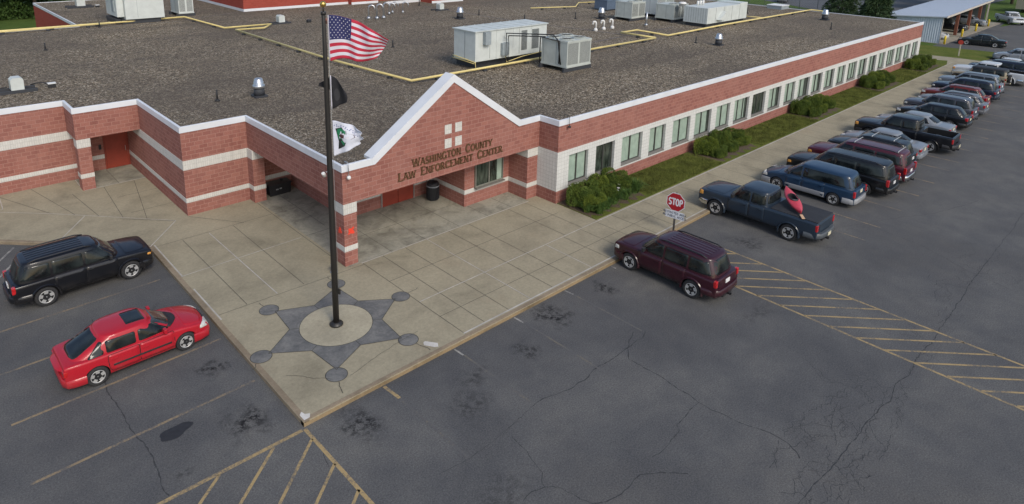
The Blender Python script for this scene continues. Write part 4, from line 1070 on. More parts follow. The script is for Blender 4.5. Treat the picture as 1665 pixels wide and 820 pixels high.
def make_wheel(root, x, y, rad, wd, side, style=5, rimmat=None, mudm=None):
    """side = +1 left, -1 right; the outer face looks along side*y"""
    b = bmesh.new()
    rr = rad*.66
    prof = [(rr,-wd*.5),(rad*.93,-wd*.5),(rad,-wd*.36),(rad,wd*.36),(rad*.93,wd*.5),(rad*.80,wd*.54),(rr,wd*.47),(rr*.95,wd*.2),(rr*.95,-wd*.4)]
    lathe(b, [(r, h*side) for r, h in prof], (0, 0, 0), 30, axis='y')
    w = obj('wheel', b, M['tyre'], root); w.location = (x, y, rad)
    b = bmesh.new(); o = side
    lathe(b, [(rr*1.0,wd*.44*o),(rr*.99,wd*.50*o),(rr*.90,wd*.50*o),(rr*.86,wd*.30*o),(rr*.5,wd*.05*o),(.02,wd*.05*o)], (0,0,0), 26, 1, axis='y')
    for f in b.faces:
        c = f.calc_center_median()
        f.material_index = 0 if math.hypot(c.x, c.z) > rr*.84 else 1
    lathe(b, [(rr*.26,wd*.1*o),(rr*.24,wd*.40*o),(rr*.1,wd*.44*o)], (0,0,0), 12, 0, axis='y')
    n = style
    for k in range(n):
        a = 2*math.pi*k/n+.3; ca, sa = math.cos(a), math.sin(a)
        wi, wo = rr*.20, rr*(.30 if n <= 5 else .15)
        pts = []
        for r, hw in ((rr*.15, wi), (rr*.93, wo)):
            for s in (-1, 1): pts.append((r*ca-s*hw*sa, r*sa+s*hw*ca))
        q = [pts[0], pts[2], pts[3], pts[1]]
        lo = [b.verts.new((p[0], o*wd*.20, p[1])) for p in q]
        hi = [b.verts.new((p[0], o*(wd*.42 if i in (0, 3) else wd*.47), p[1])) for i, p in enumerate(q)]
        b.faces.new(hi)
        for i in range(4): b.faces.new((lo[i], lo[(i+1) % 4], hi[(i+1) % 4], hi[i]))
    obj('rim', b, [rimmat or M['rim'], M['arch']], w)
    return w

def vehicle(name, label, cat, S, xl=None, yf=None, rz=90, paintm=None, loc=None, group=None, level=2):
    """local x forward, y left, origin on the ground midway between the axles"""
    Lf, wb, Lr, Wd = S['Lf'], S['wb'], S['Lr'], S['W']
    hw = Wd/2; xf = wb/2+Lf; xr = -wb/2-Lr; rad = S['rad']; belt = S['belt']; roof = S['roof']; gc = S.get('gc', .24)
    if loc is None: loc = (xl+hw, yf-wb/2, 0.0)
    root = thing(name, label, cat, loc, R(rz), group)
    # lower shell ------------------------------------------------------------
    top = S['top']                                   # (x, z) of the shoulder line
    st = [xr, xr+.015, xr+.09, xr+.35, xr+.8]
    x = xr+1.2
    while x < xf-.9: st.append(x); x += .42
    st += [xf-.75, xf-.38, xf-.13, xf-.02, xf]
    bx = S.get('boxy', 0.0)
    def halfw(x):
        tf = max(0, (x-(xf-.95))/.95); tr = max(0, ((xr+.75)-x)/.75)
        return hw*(1-(.17-.11*bx)*tf**2.6-(.12-.08*bx)*tr**2.6)
    rows = []
    bmv = bmesh.new()
    for i, x in enumerate(st):
        w = halfw(x); zt = interp(top, x); zb = gc+(.06 if i in (0, len(st)-1) else 0)
        zt2 = zt-((.10-.06*bx) if i in (0, len(st)-1) else 0)
        h = zt2-zb; cr = interp(S.get('crown', [(xr,.03),(xf,.05)]), x)
        sec = [(0,zb),(.72*w,zb),(.92*w,zb+.01),(.975*w,zb+.10),(.998*w,zb+.28*h),(1.0*w,zb+.52*h),(.99*w,zb+.80*h),(.975*w,zb+.95*h),(.925*w,zt2),(.80*w,zt2+cr*.25),(.5*w,zt2+cr*.8),(0,zt2+cr)]
        full = [(y, z) for y, z in sec]+[(-y, z) for y, z in sec[-2:0:-1]]
        rows.append([bmv.verts.new((x, y, z)) for y, z in full])
    n = len(rows[0])
    for a, b in zip(rows, rows[1:]):
        for j in range(n): bmv.faces.new((a[j], a[(j+1) % n], b[(j+1) % n], b[j]))
    for rg in (rows[0], rows[-1]): bmv.faces.new(rg)
    cuts = []
    for ax in (wb/2, -wb/2):
        for s in (1, -1):
            c = bmesh.new(); ra = rad*S.get('arch', 1.13)
            lathe(c, [(ra, 0), (ra, .55)], (ax, s*(hw-.30) if s > 0 else -(hw-.30)-.55, rad*1.02), 28, 1, axis='y'); cuts.append(c)
    if 'bed' in S:
        c = bmesh.new(); box(c, xr+.10, S['bed'], -hw*.80, hw*.80, belt-.46, belt+.6, 1); cuts.append(c)
    me = bake(bmv, [paintm, M['arch']], 2, cuts)
    bm = bmesh.new(); bm.from_mesh(me); bpy.data.meshes.remove(me)
    for f in bm.faces: f.smooth = True
    # greenhouse ---------------------------------------------------------------
    xA, xB, xC, xD = S['xA'], S['xB'], S['xC'], S['xD']; ww0, ww1 = hw*S.get('gw0', .93), hw*S.get('gw1', .76)
    z0, z1 = belt-.12, roof-.07; E = S.get('sq', 5.5); N = 44; bulge = S.get('bulge', .16)
    def ringpt(k, t, sc=1.0):
        a = 2*math.pi*(k+.5)/N; ca, sa = math.cos(a), math.sin(a)
        X = math.copysign(abs(ca)**(2/E), ca); Y = math.copysign(abs(sa)**(2/E), sa)
        tt = t
        f_ = lerp(xA, xB, tt)+.05*math.sin(math.pi*min(1, tt)); r_ = lerp(xD, xC, tt)-S.get('rb', .03)*math.sin(math.pi*min(1, tt))
        xm = (f_+r_)/2; ah = (f_-r_)/2; w = lerp(ww0, ww1, tt**1.25)
        w *= (1-.05*max(0, X)**2-S.get('rt', .05)*max(0, -X)**2)
        bl = bulge if X > 0 else bulge*.5
        return Vector((xm+ah*X*sc-(bl*Y*Y*abs(X)*math.copysign(1, X)*sc), w*Y*sc, 0))
    levels = [(t, 1.0, lerp(z0, z1, t)) for t in (0, .2, .4, .6, .8, .93, 1.0)]
    levels += [(1.0, .975, z1+.035), (1.0, .93, z1+.055), (1.0, .75, z1+.075), (1.0, .5, z1+.088), (1.0, .25, z1+.093)]
    rgs = []
    for t, s, z in levels:
        rg = []
        for k in range(N):
            p = ringpt(k, t, s); p.z = z-(S.get('rslope', 0.0)*max(0, (lerp(xA, xB, t)-p.x))/2 if z > z1-.02 else 0)*1.0
            rg.append(bm.verts.new(p))
        rgs.append(rg)
    for li, (a, b) in enumerate(zip(rgs, rgs[1:])):
        for j in range(N):
            f = bm.faces.new((a[j], a[(j+1) % N], b[(j+1) % N], b[j])); f.smooth = True
            if S.get('roofm') and li >= 4: f.material_index = 2
    f = bm.faces.new(rgs[-1]); f.smooth = True; f.material_index = 2 if S.get('roofm') else 0
    bmesh.ops.recalc_face_normals(bm, faces=bm.faces)
    bvh = BVHTree.FromBMesh(bm)
    # fender lips
    if S.get('flare'):
        for ax in (wb/2, -wb/2):
            for s in (1, -1):
                ra = rad*S.get('arch', 1.13); pr = []
                for k in range(19):
                    a = R(-12+204*k/18); ring_ = []
                    for dr, dy in ((-.01, -.03), (-.01, .030), (.035, .035), (.075, -.03)):
                        ring_.append(bm.verts.new((ax+(ra+dr)*math.cos(a), s*(hw+dy-.005), rad*1.02+(ra+dr)*math.sin(a))))
                    pr.append(ring_)
                for a_, b_ in zip(pr, pr[1:]):
                    for j in range(3): bm.faces.new((a_[j], a_[j+1], b_[j+1], b_[j])).smooth = True
    low = S.get('low')
    if low:      # two-tone lower body
        m_low = low[1]
    body = obj('body', bm, [paintm, M['arch']]+([S['roofm']] if S.get('roofm') else []), root)
    sharp(body, 32)
    D = lambda nm, b, m, p=root: obj(nm, b, m, p)
    # windows -----------------------------------------------------------------
    zb_, zt_ = belt+.035, roof-.135
    def tz(z): return (z-z0)/(z1-z0)
    def fx(z): return lerp(xA, xB, tz(z))
    def rx(z): return lerp(xD, xC, tz(z))
    b = bmesh.new()
    wz0, wz1 = belt+.06, roof-.12
    yw = lambda z, m: lerp(ww0, ww1, max(0, tz(z))**1.25)*.95-m
    ol = round_poly([(-yw(wz0, .07), wz0), (yw(wz0, .07), wz0), (yw(wz1, .09), wz1), (-yw(wz1, .09), wz1)], .08)
    if decal(b, bvh, ol, 'x', 1): D('windshield', b, M['windshield'])
    else: b.free()
    b = bmesh.new(); rz0, rz1 = S.get('rwin', (belt+.06, roof-.14)); m0 = S.get('rwm', .10)
    ol = round_poly([(-yw(rz0, m0), rz0), (yw(rz0, m0), rz0), (yw(rz1, m0), rz1), (-yw(rz1, m0), rz1)], .10)
    if decal(b, bvh, ol, 'x', -1): D('rear_window', b, M['car_glass'])
    else: b.free()
    pil = S['pil']
    for s in (1, -1):
        k0 = fx(zb_)-.16; k1 = fx(zt_)-.14
        edges = [(k0, k1)]+[(p, p+ (S.get('pl', .0))) for p in pil]+[(rx(zb_)+S.get('rp0', .14), rx(zt_)+S.get('rp1', .14))]
        for i in range(len(edges)-1):
            (a0, a1), (c0, c1) = edges[i], edges[i+1]
            g0 = 0 if i == 0 else .035; g1 = 0 if i == len(edges)-2 else .035
            if S.get('nowin') and i in S['nowin']: continue
            pts = [(a0-g0, zb_), (c0+g1, zb_), (c1+g1, zt_), (a1-g0, zt_)]
            if pts[0][0]-pts[1][0] < .12: pts = [(a0-g0, zb_), (c1+g1, zb_+.04), (c1+g1, zt_), (a1-g0, zt_)]
            b = bmesh.new()
            if decal(b, bvh, round_poly(pts, .06, 3), 'y', s): D('side_window', b, M['car_glass'])
            else: b.free()
    b = bmesh.new(); xh0, xh1 = xA+.02, xf-.13
    if decal(b, bvh, round_poly([(xh0, -hw*.86), (xh1-.35, -hw*.84), (xh1-.08, -hw*.70), (xh1, -hw*.40), (xh1, hw*.40), (xh1-.08, hw*.70), (xh1-.35, hw*.84), (xh0, hw*.86)], .12, 4), 'z', 1, off=.005, rings=6, edge=-.004): D('bonnet', b, paintm)
    else: b.free()
    if S.get('gate'):
        b = bmesh.new(); g0, g1 = S['gate']; gw = halfw(xr+.05)*.80
        if decal(b, bvh, round_poly([(-gw, g0), (gw, g0), (gw, g1), (-gw, g1)], .05, 3), 'x', -1, off=.012, rings=5): D('tailgate', b, paintm)
        else: b.free()
    # doors ----------------------------------------------------------------------
    ra = rad*1.13+.06
    dz0, dz1 = gc+.13, belt-.02
    dx = S['doors']
    for s in (1, -1):
        for i in range(len(dx)-1):
            a0, a1 = dx[i], dx[i+1]
            pts = [(a0-.01, dz1), (a1+.01, dz1), (a1+.01, dz0), (a0-.01, dz0)]
            if a1 < -wb/2+ra:          # rear door cut around the arch
                pts = [(a0-.01, dz1), (a1+.01, dz1), (a1+.01, rad*1.9), (-wb/2+ra*.86, rad*1.35), (-wb/2+ra+.02, dz0), (a0-.01, dz0)]
            b = bmesh.new()
            big = [(Vector(p)-Vector(((a0+a1)/2, .7)))*1.0+Vector(((a0+a1)/2, .7)) for p in pts]
            ok = decal(b, bvh, round_poly([(p[0], p[1]) for p in pts], .05, 3), 'y', s, off=.009, mi=0, edge=-.002)
            if not ok: b.free(); continue
            for f in b.faces:
                pass
            d = D('door', b, [paintm, M['arch']])
            b = bmesh.new()
            loop = round_poly([(p[0], p[1]) for p in pts], .05, 3)
            # dark gap round the door
            rr_ = []
            cc = sum((Vector(p) for p in loop), Vector((0, 0)))/len(loop)
            rowa, rowb = [], []
            good = True
            for p in loop:
                for e, row in ((1.0, rowa), (1.0+.016/max(.2, (Vector(p)-cc).length), rowb)):
                    q = cc+(Vector(p)-cc)*e
                    h = bvh.ray_cast(Vector((q.x, s*3.5, q.y)), Vector((0, -s, 0)))
                    if h[0] is None: good = False; break
                    row.append(b.verts.new(h[0]+Vector((0, s*.0035, 0))))
                if not good: break
            if good:
                for j in range(len(loop)):
                    k = (j+1) % len(loop); b.faces.new((rowa[j], rowa[k], rowb[k], rowb[j]))
                obj('door_seal', b, M['arch'], d)
            else: b.free()
            hx_ = a1+.17; b = bmesh.new()
            h = bvh.ray_cast(Vector((hx_, s*3.5, belt-.16)), Vector((0, -s, 0)))
            if h[0] is not None:
                yy = h[0].y; ya, yb = sorted((yy+s*.005, yy+s*.05)); box(b, hx_-.09, hx_+.09, ya, yb, belt-.185, belt-.145, 0, .01)
                obj('door_handle', b, S.get('hm', paintm), d)
            else: b.free()
        if S.get('mould'):
            b = bmesh.new(); zz = S['mould']
            xa_, xb_ = wb/2-ra-.02, -wb/2+ra+.02
            ol = [(xa_, zz+.03), (xb_, zz+.03), (xb_, zz-.03), (xa_, zz-.03)]
            if decal(b, bvh, round_poly(ol, .02, 2), 'y', s, off=.018): D('side_moulding', b, M['trim'])
            else: b.free()
        if low:
            b = bmesh.new(); ol = [(wb/2-ra, low[0]), (-wb/2+ra, low[0]), (-wb/2+ra, gc+.06), (wb/2-ra, gc+.06)]
            if decal(b, bvh, round_poly(ol, .03, 2), 'y', s, off=.014): D('lower_panel', b, low[1])
            else: b.free()
            b = bmesh.new(); ol = [(-wb/2-ra, low[0]), (xr+.12, low[0]), (xr+.12, gc+.1), (-wb/2-ra+.03, gc+.1)]
            if decal(b, bvh, round_poly(ol, .03, 2), 'y', s, off=.014): D('lower_panel', b, low[1])
            else: b.free()
    # wheels -----------------------------------------------------------------
    wdt = .235
    for ax in (wb/2, -wb/2):
        for s in (1, -1): make_wheel(root, ax, s*(hw-.125+S.get('track', 0)), rad, wdt, s, S.get('spokes', 5), S.get('rimm'))
    # lights -------------------------------------------------------------------
    tl = S['tail']                       # (z0, z1, side length, rear width)
    for s in (1, -1):
        b = bmesh.new(); w_ = halfw(xr+.07)*.992; ya, yb = sorted((s*(w_-tl[3]), s*(w_+.004)))
        box(b, xr-.012-S.get('tpush', 0), xr+tl[2]+.04, ya, yb, tl[0], tl[1], 0, .02); D('tail_light', b, S.get('tailm', M['tail']))
        hl = S['head']
        b = bmesh.new()
        ok1 = decal(b, bvh, round_poly([(xf-.05, hl[0]), (xf-.05-hl[2], hl[0]+.02), (xf-.05-hl[2]*.9, hl[1]), (xf-.08, hl[1])], .03, 2), 'y', s, off=.012, rings=3)
        wf = halfw(xf-.02)
        ok2 = decal(b, bvh, round_poly([(s*wf*.93, hl[0]), (s*(wf*.93-hl[3]), hl[0]), (s*(wf*.93-hl[3]), hl[1]), (s*wf*.90, hl[1])], .03, 2), 'x', 1, off=.012, rings=3)
        if ok1 or ok2: D('headlight', b, S.get('headm', M['lamp']))
        else: b.free()
        # mirrors
        mz = belt+.10; mx = fx(mz)-.30
        h = bvh.ray_cast(Vector((mx, s*3.5, belt+.05)), Vector((0, -s, 0)))
        if h[0] is not None:
            yy = h[0].y; b = bmesh.new(); k = S.get('mir', 1.0)
            box(b, mx-.02, mx+.08*k, min(yy+s*.06, yy+s*.24*k), max(yy+s*.06, yy+s*.24*k), belt+.02, belt+.16*k+.02, 0, .025)
            box(b, mx+.01, mx+.05, min(yy-s*.02, yy+s*.07), max(yy-s*.02, yy+s*.07), belt+.03, belt+.08)
            D('wing_mirror', b, S.get('mirm', M['trim']))
    # grille, plate, bumpers ------------------------------------------------------
    b = bmesh.new(); g = S.get('grille', (head_mid(S)-.09, head_mid(S)+.09)); wf = halfw(xf)*.52
    if decal(b, bvh, round_poly([(-wf, g[0]), (wf, g[0]), (wf, g[1]), (-wf, g[1])], .03, 2), 'x', 1, off=.01, rings=3): D('grille', b, M['trim'])
    else: b.free()
    def bumper(xe, sg, z0b, z1b, m, nm, push=.06, hwf=1.0):
        b = bmesh.new(); w = hw*hwf; pts = [(xe-sg*.55, w+.012), (xe-sg*.28, w*.985), (xe-sg*.06, w*.90), (xe+sg*push*.7, w*.70), (xe+sg*push, w*.35), (xe+sg*push, 0)]
        pts = pts+[(p[0], -p[1]) for p in pts[-2::-1]]
        rws = []
        for i, p in enumerate(pts):
            q0 = Vector(pts[max(0, i-1)]); q1 = Vector(pts[min(len(pts)-1, i+1)]); d = (q1-q0).normalized(); nn = Vector((d.y, -d.x))
            if nn.dot(Vector((sg*.3, p[1]))) < 0: nn = -nn
            if abs(p[1]) < .01: nn = Vector((sg, 0))
            r_ = []
            for o_, z in ((-.12, z0b+.02), (-.02, z0b), (.02, z0b+.04), (.03, (z0b+z1b)/2), (.02, z1b-.03), (-.01, z1b), (-.14, z1b)):
                r_.append(b.verts.new((p[0]+nn.x*o_, p[1]+nn.y*o_, z)))
            rws.append(r_)
        for a_, c_ in zip(rws, rws[1:]):
            for j in range(7):
                f_ = b.faces.new((a_[j], a_[(j+1) % 7], c_[(j+1) % 7], c_[j])); f_.smooth = True
        for r_ in (rws[0], rws[-1]): b.faces.new(r_)
        return sharp(D(nm, b, m), 40)
    bz = S.get('bump', (.30, .60)); bumper(xr, -1, bz[0], bz[1], S.get('rbm', paintm), 'rear_bumper', S.get('rpush', .06))
    bumper(xf, 1, bz[0]-.05, bz[1]-.03, S.get('fbm', paintm), 'front_bumper', .05)
    b = bmesh.new(); pz = S.get('plate', .85)
    h = bvh.ray_cast(Vector((-5, 0, pz)), Vector((1, 0, 0)))
    if h[0] is not None:
        px_ = h[0].x
        if bz[0] < pz < bz[1]: px_ = xr-S.get('rpush', .06)-.03
        box(b, px_-.03, px_-.008, -.155, .155, pz-.08, pz+.08); D('license_plate', b, S.get('platem', M['plate']))
    else: b.free()
    if S.get('hitch'):
        b = bmesh.new(); box(b, xr-.22, xr+.1, -.03, .03, .30, .36); box(b, xr-.06, xr+.1, -.35, .35, .27, .33); lathe(b, [(.025,0),(.025,.06),(.012,.08)], (xr-.2, 0, .36), 10); D('tow_hitch', b, M['trim'])
    # roof ---------------------------------------------------------------------
    def roofz(x, y):
        h = bvh.ray_cast(Vector((x, y, 4)), Vector((0, 0, -1))); return h[0].z if h[0] else roof
    if S.get('rails'):
        for s in (1, -1):
            b = bmesh.new(); xa_, xb_ = xB-.30, xC+.22; yy = s*ww1*.84; n = 8
            pts = [(lerp(xa_, xb_, k/n), yy, roofz(lerp(xa_, xb_, k/n), yy)+(.05 if 0 < k < n else .0)) for k in range(n+1)]
            tube(b, pts, .024, 6); D('roof_rail', b, S.get('railm', M['trim']))
        for xx in S.get('bars', ()):
            b = bmesh.new(); yy = ww1*.86
            tube(b, [(xx, -yy, roofz(xx, -yy)+.05), (xx, -yy*.9, roofz(xx, yy*.9)+.11), (xx, yy*.9, roofz(xx, yy*.9)+.11), (xx, yy, roofz(xx, yy)+.05)], .022, 6); D('cross_bar', b, S.get('barm', M['rim']))
    if S.get('ribs'):
        for k in range(5):
            yy = (k-2)*ww1*.26; b = bmesh.new(); xa_, xb_ = xB-.5, xC+.25; n = 8
            for j in range(n):
                p, q = lerp(xa_, xb_, j/n), lerp(xa_, xb_, (j+1)/n)
                vs = [b.verts.new((a_, yy+e, roofz(a_, yy)+hh)) for a_ in (p, q) for e, hh in ((-.05, 0), (-.03, .012), (.03, .012), (.05, 0))]
                for m_ in range(3): b.faces.new((vs[m_], vs[m_+1], vs[m_+5], vs[m_+4])).smooth = True
            D('roof_rib', b, paintm)
    if S.get('sunroof'):
        b = bmesh.new(); xx = (xB*.72+xC*.28); a_, c_ = .28, .40
        if decal(b, bvh, round_poly([(xx-a_, -c_), (xx+a_, -c_), (xx+a_, c_), (xx-a_, c_)], .05, 3), 'z', 1, off=.008): D('sunroof', b, M['car_glass'])
        else: b.free()
    b = bmesh.new()      # wipers and cowl
    if decal(b, bvh, round_poly([(-hw*.70, belt+.03), (hw*.70, belt+.03), (hw*.68, belt+.10), (-hw*.68, belt+.10)], .02, 2), 'x', 1, off=.012): D('cowl', b, M['trim'])
    else: b.free()
    if 'bed' in S and S.get('cover'):
        b = bmesh.new(); box(b, xr+.035, S['bed']+.02, -hw*.86, hw*.86, belt-.06, belt+.05, 0, .03); D('bed_cover', b, simple('bed_cover_vinyl', (.022, .023, .026), .75, var=.2, scale=3))
    if S.get('spoiler'):
        b = bmesh.new(); zz = S['spoiler']; box(b, xC-.22, xC+.05, -ww1*.85, ww1*.85, zz-.03, zz+.02, 0, .02); D('spoiler', b, paintm)
    if S.get('spare'):
        wsp = make_wheel(root, xr-.13, 0, .38, .24, 1, 5); wsp.name = 'spare_wheel'; wsp.rotation_euler = (0, 0, R(90)); wsp.location = (xr-.14, 0, .98)
    if S.get('flares2'):
        for ax in (wb/2, -wb/2):
            for s in (1, -1):
                b = bmesh.new(); pts = [(-.62,.62),(-.50,.90),(-.28,1.0),(.28,1.0),(.52,.90),(.64,.64)]
                rws = [[b.verts.new((ax+p[0], s*(hw-.10), p[1])), b.verts.new((ax+p[0]*1.02, s*(hw+.14), p[1]-.02)), b.verts.new((ax+p[0]*1.0, s*(hw+.14), p[1]-.10)), b.verts.new((ax+p[0]*.92, s*(hw-.10), p[1]-.10))] for p in pts]
                for a_, c_ in zip(rws, rws[1:]):
                    for j in range(4): b.faces.new((a_[j], a_[(j+1) % 4], c_[(j+1) % 4], c_[j]))
                for r_ in (rws[0], rws[-1]): b.faces.new(r_)
                D('wheel_flare', b, M['trim'])
    return root
def head_mid(S): return (S['head'][0]+S['head'][1])/2

def suv(**k):       # mid-size body-on-frame wagon, 4.9 m
    S = dict(Lf=.84, wb=2.87, Lr=.97, W=1.87, rad=.375, belt=1.10, roof=1.76, gc=.32, top=[(-2.53,1.04),(-1.9,1.07),(.9,1.08),(1.3,1.07),(1.9,1.03),(2.33,.95)], boxy=.6, gate=(.70,1.06),
             xA=1.28, xB=.52, xC=-2.04, xD=-2.32, gw0=.95, gw1=.80, sq=7, pil=[-.10,-1.16], pl=.0, doors=[1.02,-.08,-1.12], tail=(.80,1.06,.07,.15), head=(.74,.90,.24,.34),
             bump=(.38,.66), rpush=.10, plate=.86, rails=True, ribs=True, flare=True, hitch=True, arch=1.16, rwin=(1.14,1.66), rwm=.05, crown=[(-2.5,.02),(.8,.02),(1.3,.05),(2.3,.06)], platem=M['plate_white'])
    S.update(k); return S
def bigsuv(**k):
    S = suv(wb=3.3, Lf=.95, Lr=1.15, W=1.98, roof=1.84, belt=1.15, xA=1.42, xB=.72, xC=-2.52, xD=-2.74, pil=[.05,-1.12], doors=[1.15,.08,-1.08], top=[(-2.8,1.08),(-2.1,1.11),(1.1,1.12),(1.5,1.11),(2.3,1.06),(2.6,1.0)], boxy=.9, ribs=False, flare=False, tail=(.78,1.14,.09,.15))
    S.update(k); return S
def van(**k):
    S = dict(Lf=.93, wb=2.95, Lr=1.0, W=1.90, rad=.335, belt=1.05, roof=1.72, gc=.22, top=[(-2.48,.98),(-1.9,1.0),(.9,1.0),(1.4,.97),(2.0,.84),(2.4,.70)], boxy=.3, gate=(.60,1.0),
             xA=1.45, xB=.45, xC=-2.12, xD=-2.40, gw0=.95, gw1=.79, sq=7, pil=[.22,], doors=[1.0,.20,-1.0], tail=(.66,.98,.06,.13), head=(.62,.78,.32,.42), bump=(.28,.58), rpush=.08, plate=.88,
             low=(.56,M['silver_trim']), rbm=M['silver_trim'], fbm=M['silver_trim'], rwin=(1.05,1.56), rwm=.07, flare=False, crown=[(-2.5,.02),(.8,.02),(1.3,.06),(2.4,.06)], rslope=.02)
    S.update(k); return S
def hatch(**k):
    S = dict(Lf=.80, wb=2.61, Lr=.84, W=1.73, rad=.315, belt=.89, roof=1.42, gc=.19, top=[(-2.28,.84),(-2.1,.92),(-1.85,.94),(.7,.90),(1.2,.86),(1.75,.75),(2.15,.60)], boxy=.0,
             xA=1.30, xB=.42, xC=-1.12, xD=-2.30, gw0=.93, gw1=.77, sq=5.5, pil=[-.10,-1.02], doors=[.96,-.08,-.98], tail=(.62,.80,.08,.26), head=(.56,.70,.28,.36), bump=(.22,.50), rpush=.05, plate=.70,
             sunroof=True, mould=.52, rwin=(.97,1.33), rwm=.17, rp0=.46, rp1=.12, mirm=None, crown=[(-2.3,.03),(-1.5,.02),(.6,.03),(1.1,.08),(2.15,.09)], arch=1.12, rt=.08)
    S.update(k); return S
def sedan(**k):
    S = dict(Lf=.95, wb=2.75, Lr=1.10, W=1.82, rad=.325, belt=.93, roof=1.45, gc=.19, top=[(-2.47,.90),(-2.2,.96),(-1.4,.97),(.7,.91),(1.2,.88),(1.8,.79),(2.3,.66)], boxy=.1,
             xA=1.32, xB=.46, xC=-1.05, xD=-2.02, gw0=.90, gw1=.73, sq=5.5, pil=[-.08,], doors=[1.0,-.06,-1.0], tail=(.70,.86,.06,.30), head=(.60,.74,.30,.38), bump=(.24,.54), rpush=.06, plate=.76,
             rwin=(1.06,1.36), rwm=.12, rp0=.55, rp1=.22, crown=[(-2.4,.04),(-1.5,.02),(.6,.02),(1.1,.05),(2.3,.05)])
    S.update(k); return S
def wagon(**k):
    S = dict(Lf=.92, wb=2.65, Lr=1.05, W=1.78, rad=.33, belt=1.0, roof=1.55, gc=.23, top=[(-2.38,.94),(-1.9,.97),(.8,.96),(1.2,.94),(1.9,.86),(2.2,.77)], boxy=.35,
             xA=1.25, xB=.42, xC=-1.72, xD=-2.2, gw0=.93, gw1=.75, sq=5.5, pil=[-.1,-1.1], doors=[.98,-.08,-1.06], tail=(.74,.96,.08,.20), head=(.64,.80,.30,.38), bump=(.28,.58), rpush=.06, plate=.80,
             rails=True, rwin=(1.05,1.42), rwm=.10, crown=[(-2.3,.02),(.7,.02),(1.2,.05),(2.2,.05)])
    S.update(k); return S
def pickup(**k):
    S = dict(Lf=.98, wb=3.65, Lr=1.22, W=2.02, rad=.40, belt=1.22, roof=1.85, gc=.42, top=[(-3.02,1.22),(-2.6,1.23),(-.9,1.23),(.8,1.19),(1.3,1.19),(1.9,1.18),(2.6,1.14),(2.75,1.10)], boxy=.9, gate=(.80,1.18),
             xA=1.42, xB=.80, xC=-.66, xD=-.76, gw0=.93, gw1=.79, sq=7, pil=[.14,], doors=[1.22,0.16,-.62], tail=(.84,1.14,.05,.15), head=(.88,1.10,.22,.34), bump=(.46,.72), rpush=.16, plate=.60,
             bed=-.86, rbm=M['chrome'], fbm=M['chrome'], rwin=(1.32,1.72), rwm=.14, hitch=True, arch=1.16, flare=True, rp0=.16, rp1=.14, crown=[(-3,.0),(.9,.0),(1.3,.05),(2.6,.05)], mir=1.2, rb=.0, headm=M['amber'])
    S.update(k); return S
def jeep(**k):
    S = dict(Lf=.62, wb=2.95, Lr=.62, W=1.66, rad=.41, belt=1.22, roof=1.83, gc=.45, top=[(-2.1,1.18),(-1.8,1.19),(.8,1.19),(1.2,1.18),(2.0,1.10),(2.1,1.05)], boxy=1.0,
             xA=.88, xB=.62, xC=-2.02, xD=-2.08, gw0=.97, gw1=.86, sq=10, bulge=.04, pil=[-.18,-1.18], doors=[.78,-.16,-1.14], tail=(.90,1.06,.06,.10), head=(.86,1.02,.04,.24), bump=(.50,.70), rpush=.20, plate=.62,
             rbm=M['trim'], fbm=M['trim'], spare=True, flares2=True, roofm=M['trim'], track=.10, rwin=(1.26,1.70), rwm=.14)
    S.update(k); return S

PM = {n: paint(n+'_paint', c) for n, c in dict(black=(.008,.009,.014), red=(.80,.018,.040), maroon=(.060,.008,.020), steelblue=(.034,.058,.092), blue=(.020,.062,.135), darkblack=(.010,.011,.013), wine=(.13,.015,.035),
    silver=(.36,.40,.45), greyviolet=(.10,.11,.14), greysilver=(.20,.21,.24), darkred=(.26,.03,.022), navy=(.016,.026,.060), paleblue=(.25,.30,.36), tan=(.55,.47,.33), white=(1.0,1.04,1.08), darkteal=(.010,.018,.022), palewhite=(.55,.58,.60)).items()}
V = vehicle
PG = None
V('parked_suv', 'black wagon-like sport utility at the kerb beside the red hatchback', 'car', suv(headm=M['amber'], head=(.80,.89,.16,.12), hitch=False), loc=(4.46,27.75,0), rz=1.5, paintm=PM['black'])
h_ = hatch(); h_['mirm'] = PM['red']; h_['platem'] = M['plate']; h_['hm'] = PM['red']
V('parked_car', 'bright red hatchback with a dark sunroof, nearest the kerb corner', 'car', h_, loc=(4.61,21.66,0), rz=1.0, paintm=PM['red'])
V('parked_suv', 'dark maroon sport utility with roof rails, parked under the stop sign', 'car', suv(), 21.50, 14.40, 90.5, PM['maroon'])
s_ = pickup(cover=True); s_['rbm'] = simple('dark_bumper', (.07,.08,.09), .4)
pk = V('parked_pickup', 'slate blue pickup truck carrying a red kayak on its black bed cover', 'truck', s_, 29.30, 14.85, 90.0, PM['steelblue'])
V('parked_minivan', 'blue minivan with silver lower body beside the slate blue pickup', 'car', van(), 35.15, 14.42, 91, PM['blue'])
V('parked_suv', 'long black sport utility between the blue minivan and the wine red one', 'car', bigsuv(fbm=M['trim'], headm=M['amber']), 37.9, 14.2, 90, PM['darkblack'])
V('parked_suv', 'wine red full-size sport utility with silver rear bumper and cross bars', 'car', bigsuv(rbm=M['chrome'], bars=(.1,-2.2), hitch=True, headm=M['amber']), 40.75, 14.2, 90, PM['wine'])
V('parked_suv', 'black sport utility with two silver roof bars behind the wine red one', 'car', suv(wb=2.8, ribs=False, bars=(-.2,-1.4), roof=1.72, tail=(.82,1.0,.12,.24)), 43.2, 14.1, 90, PM['darkblack'])
V('parked_car', 'silver sedan tucked in on the left of the black crew cab pickup', 'car', sedan(), 46.1, 14.3, 90, PM['silver'])
V('parked_pickup', 'black crew cab pickup with an open empty bed', 'truck', pickup(roof=1.90, belt=1.26, xC=-1.0, xD=-1.12, bed=-1.2, pil=[-.05], doors=[1.12,-.03,-1.0], rbm=M['trim'], fbm=M['trim']), 49.0, 14.35, 91, PM['black'])
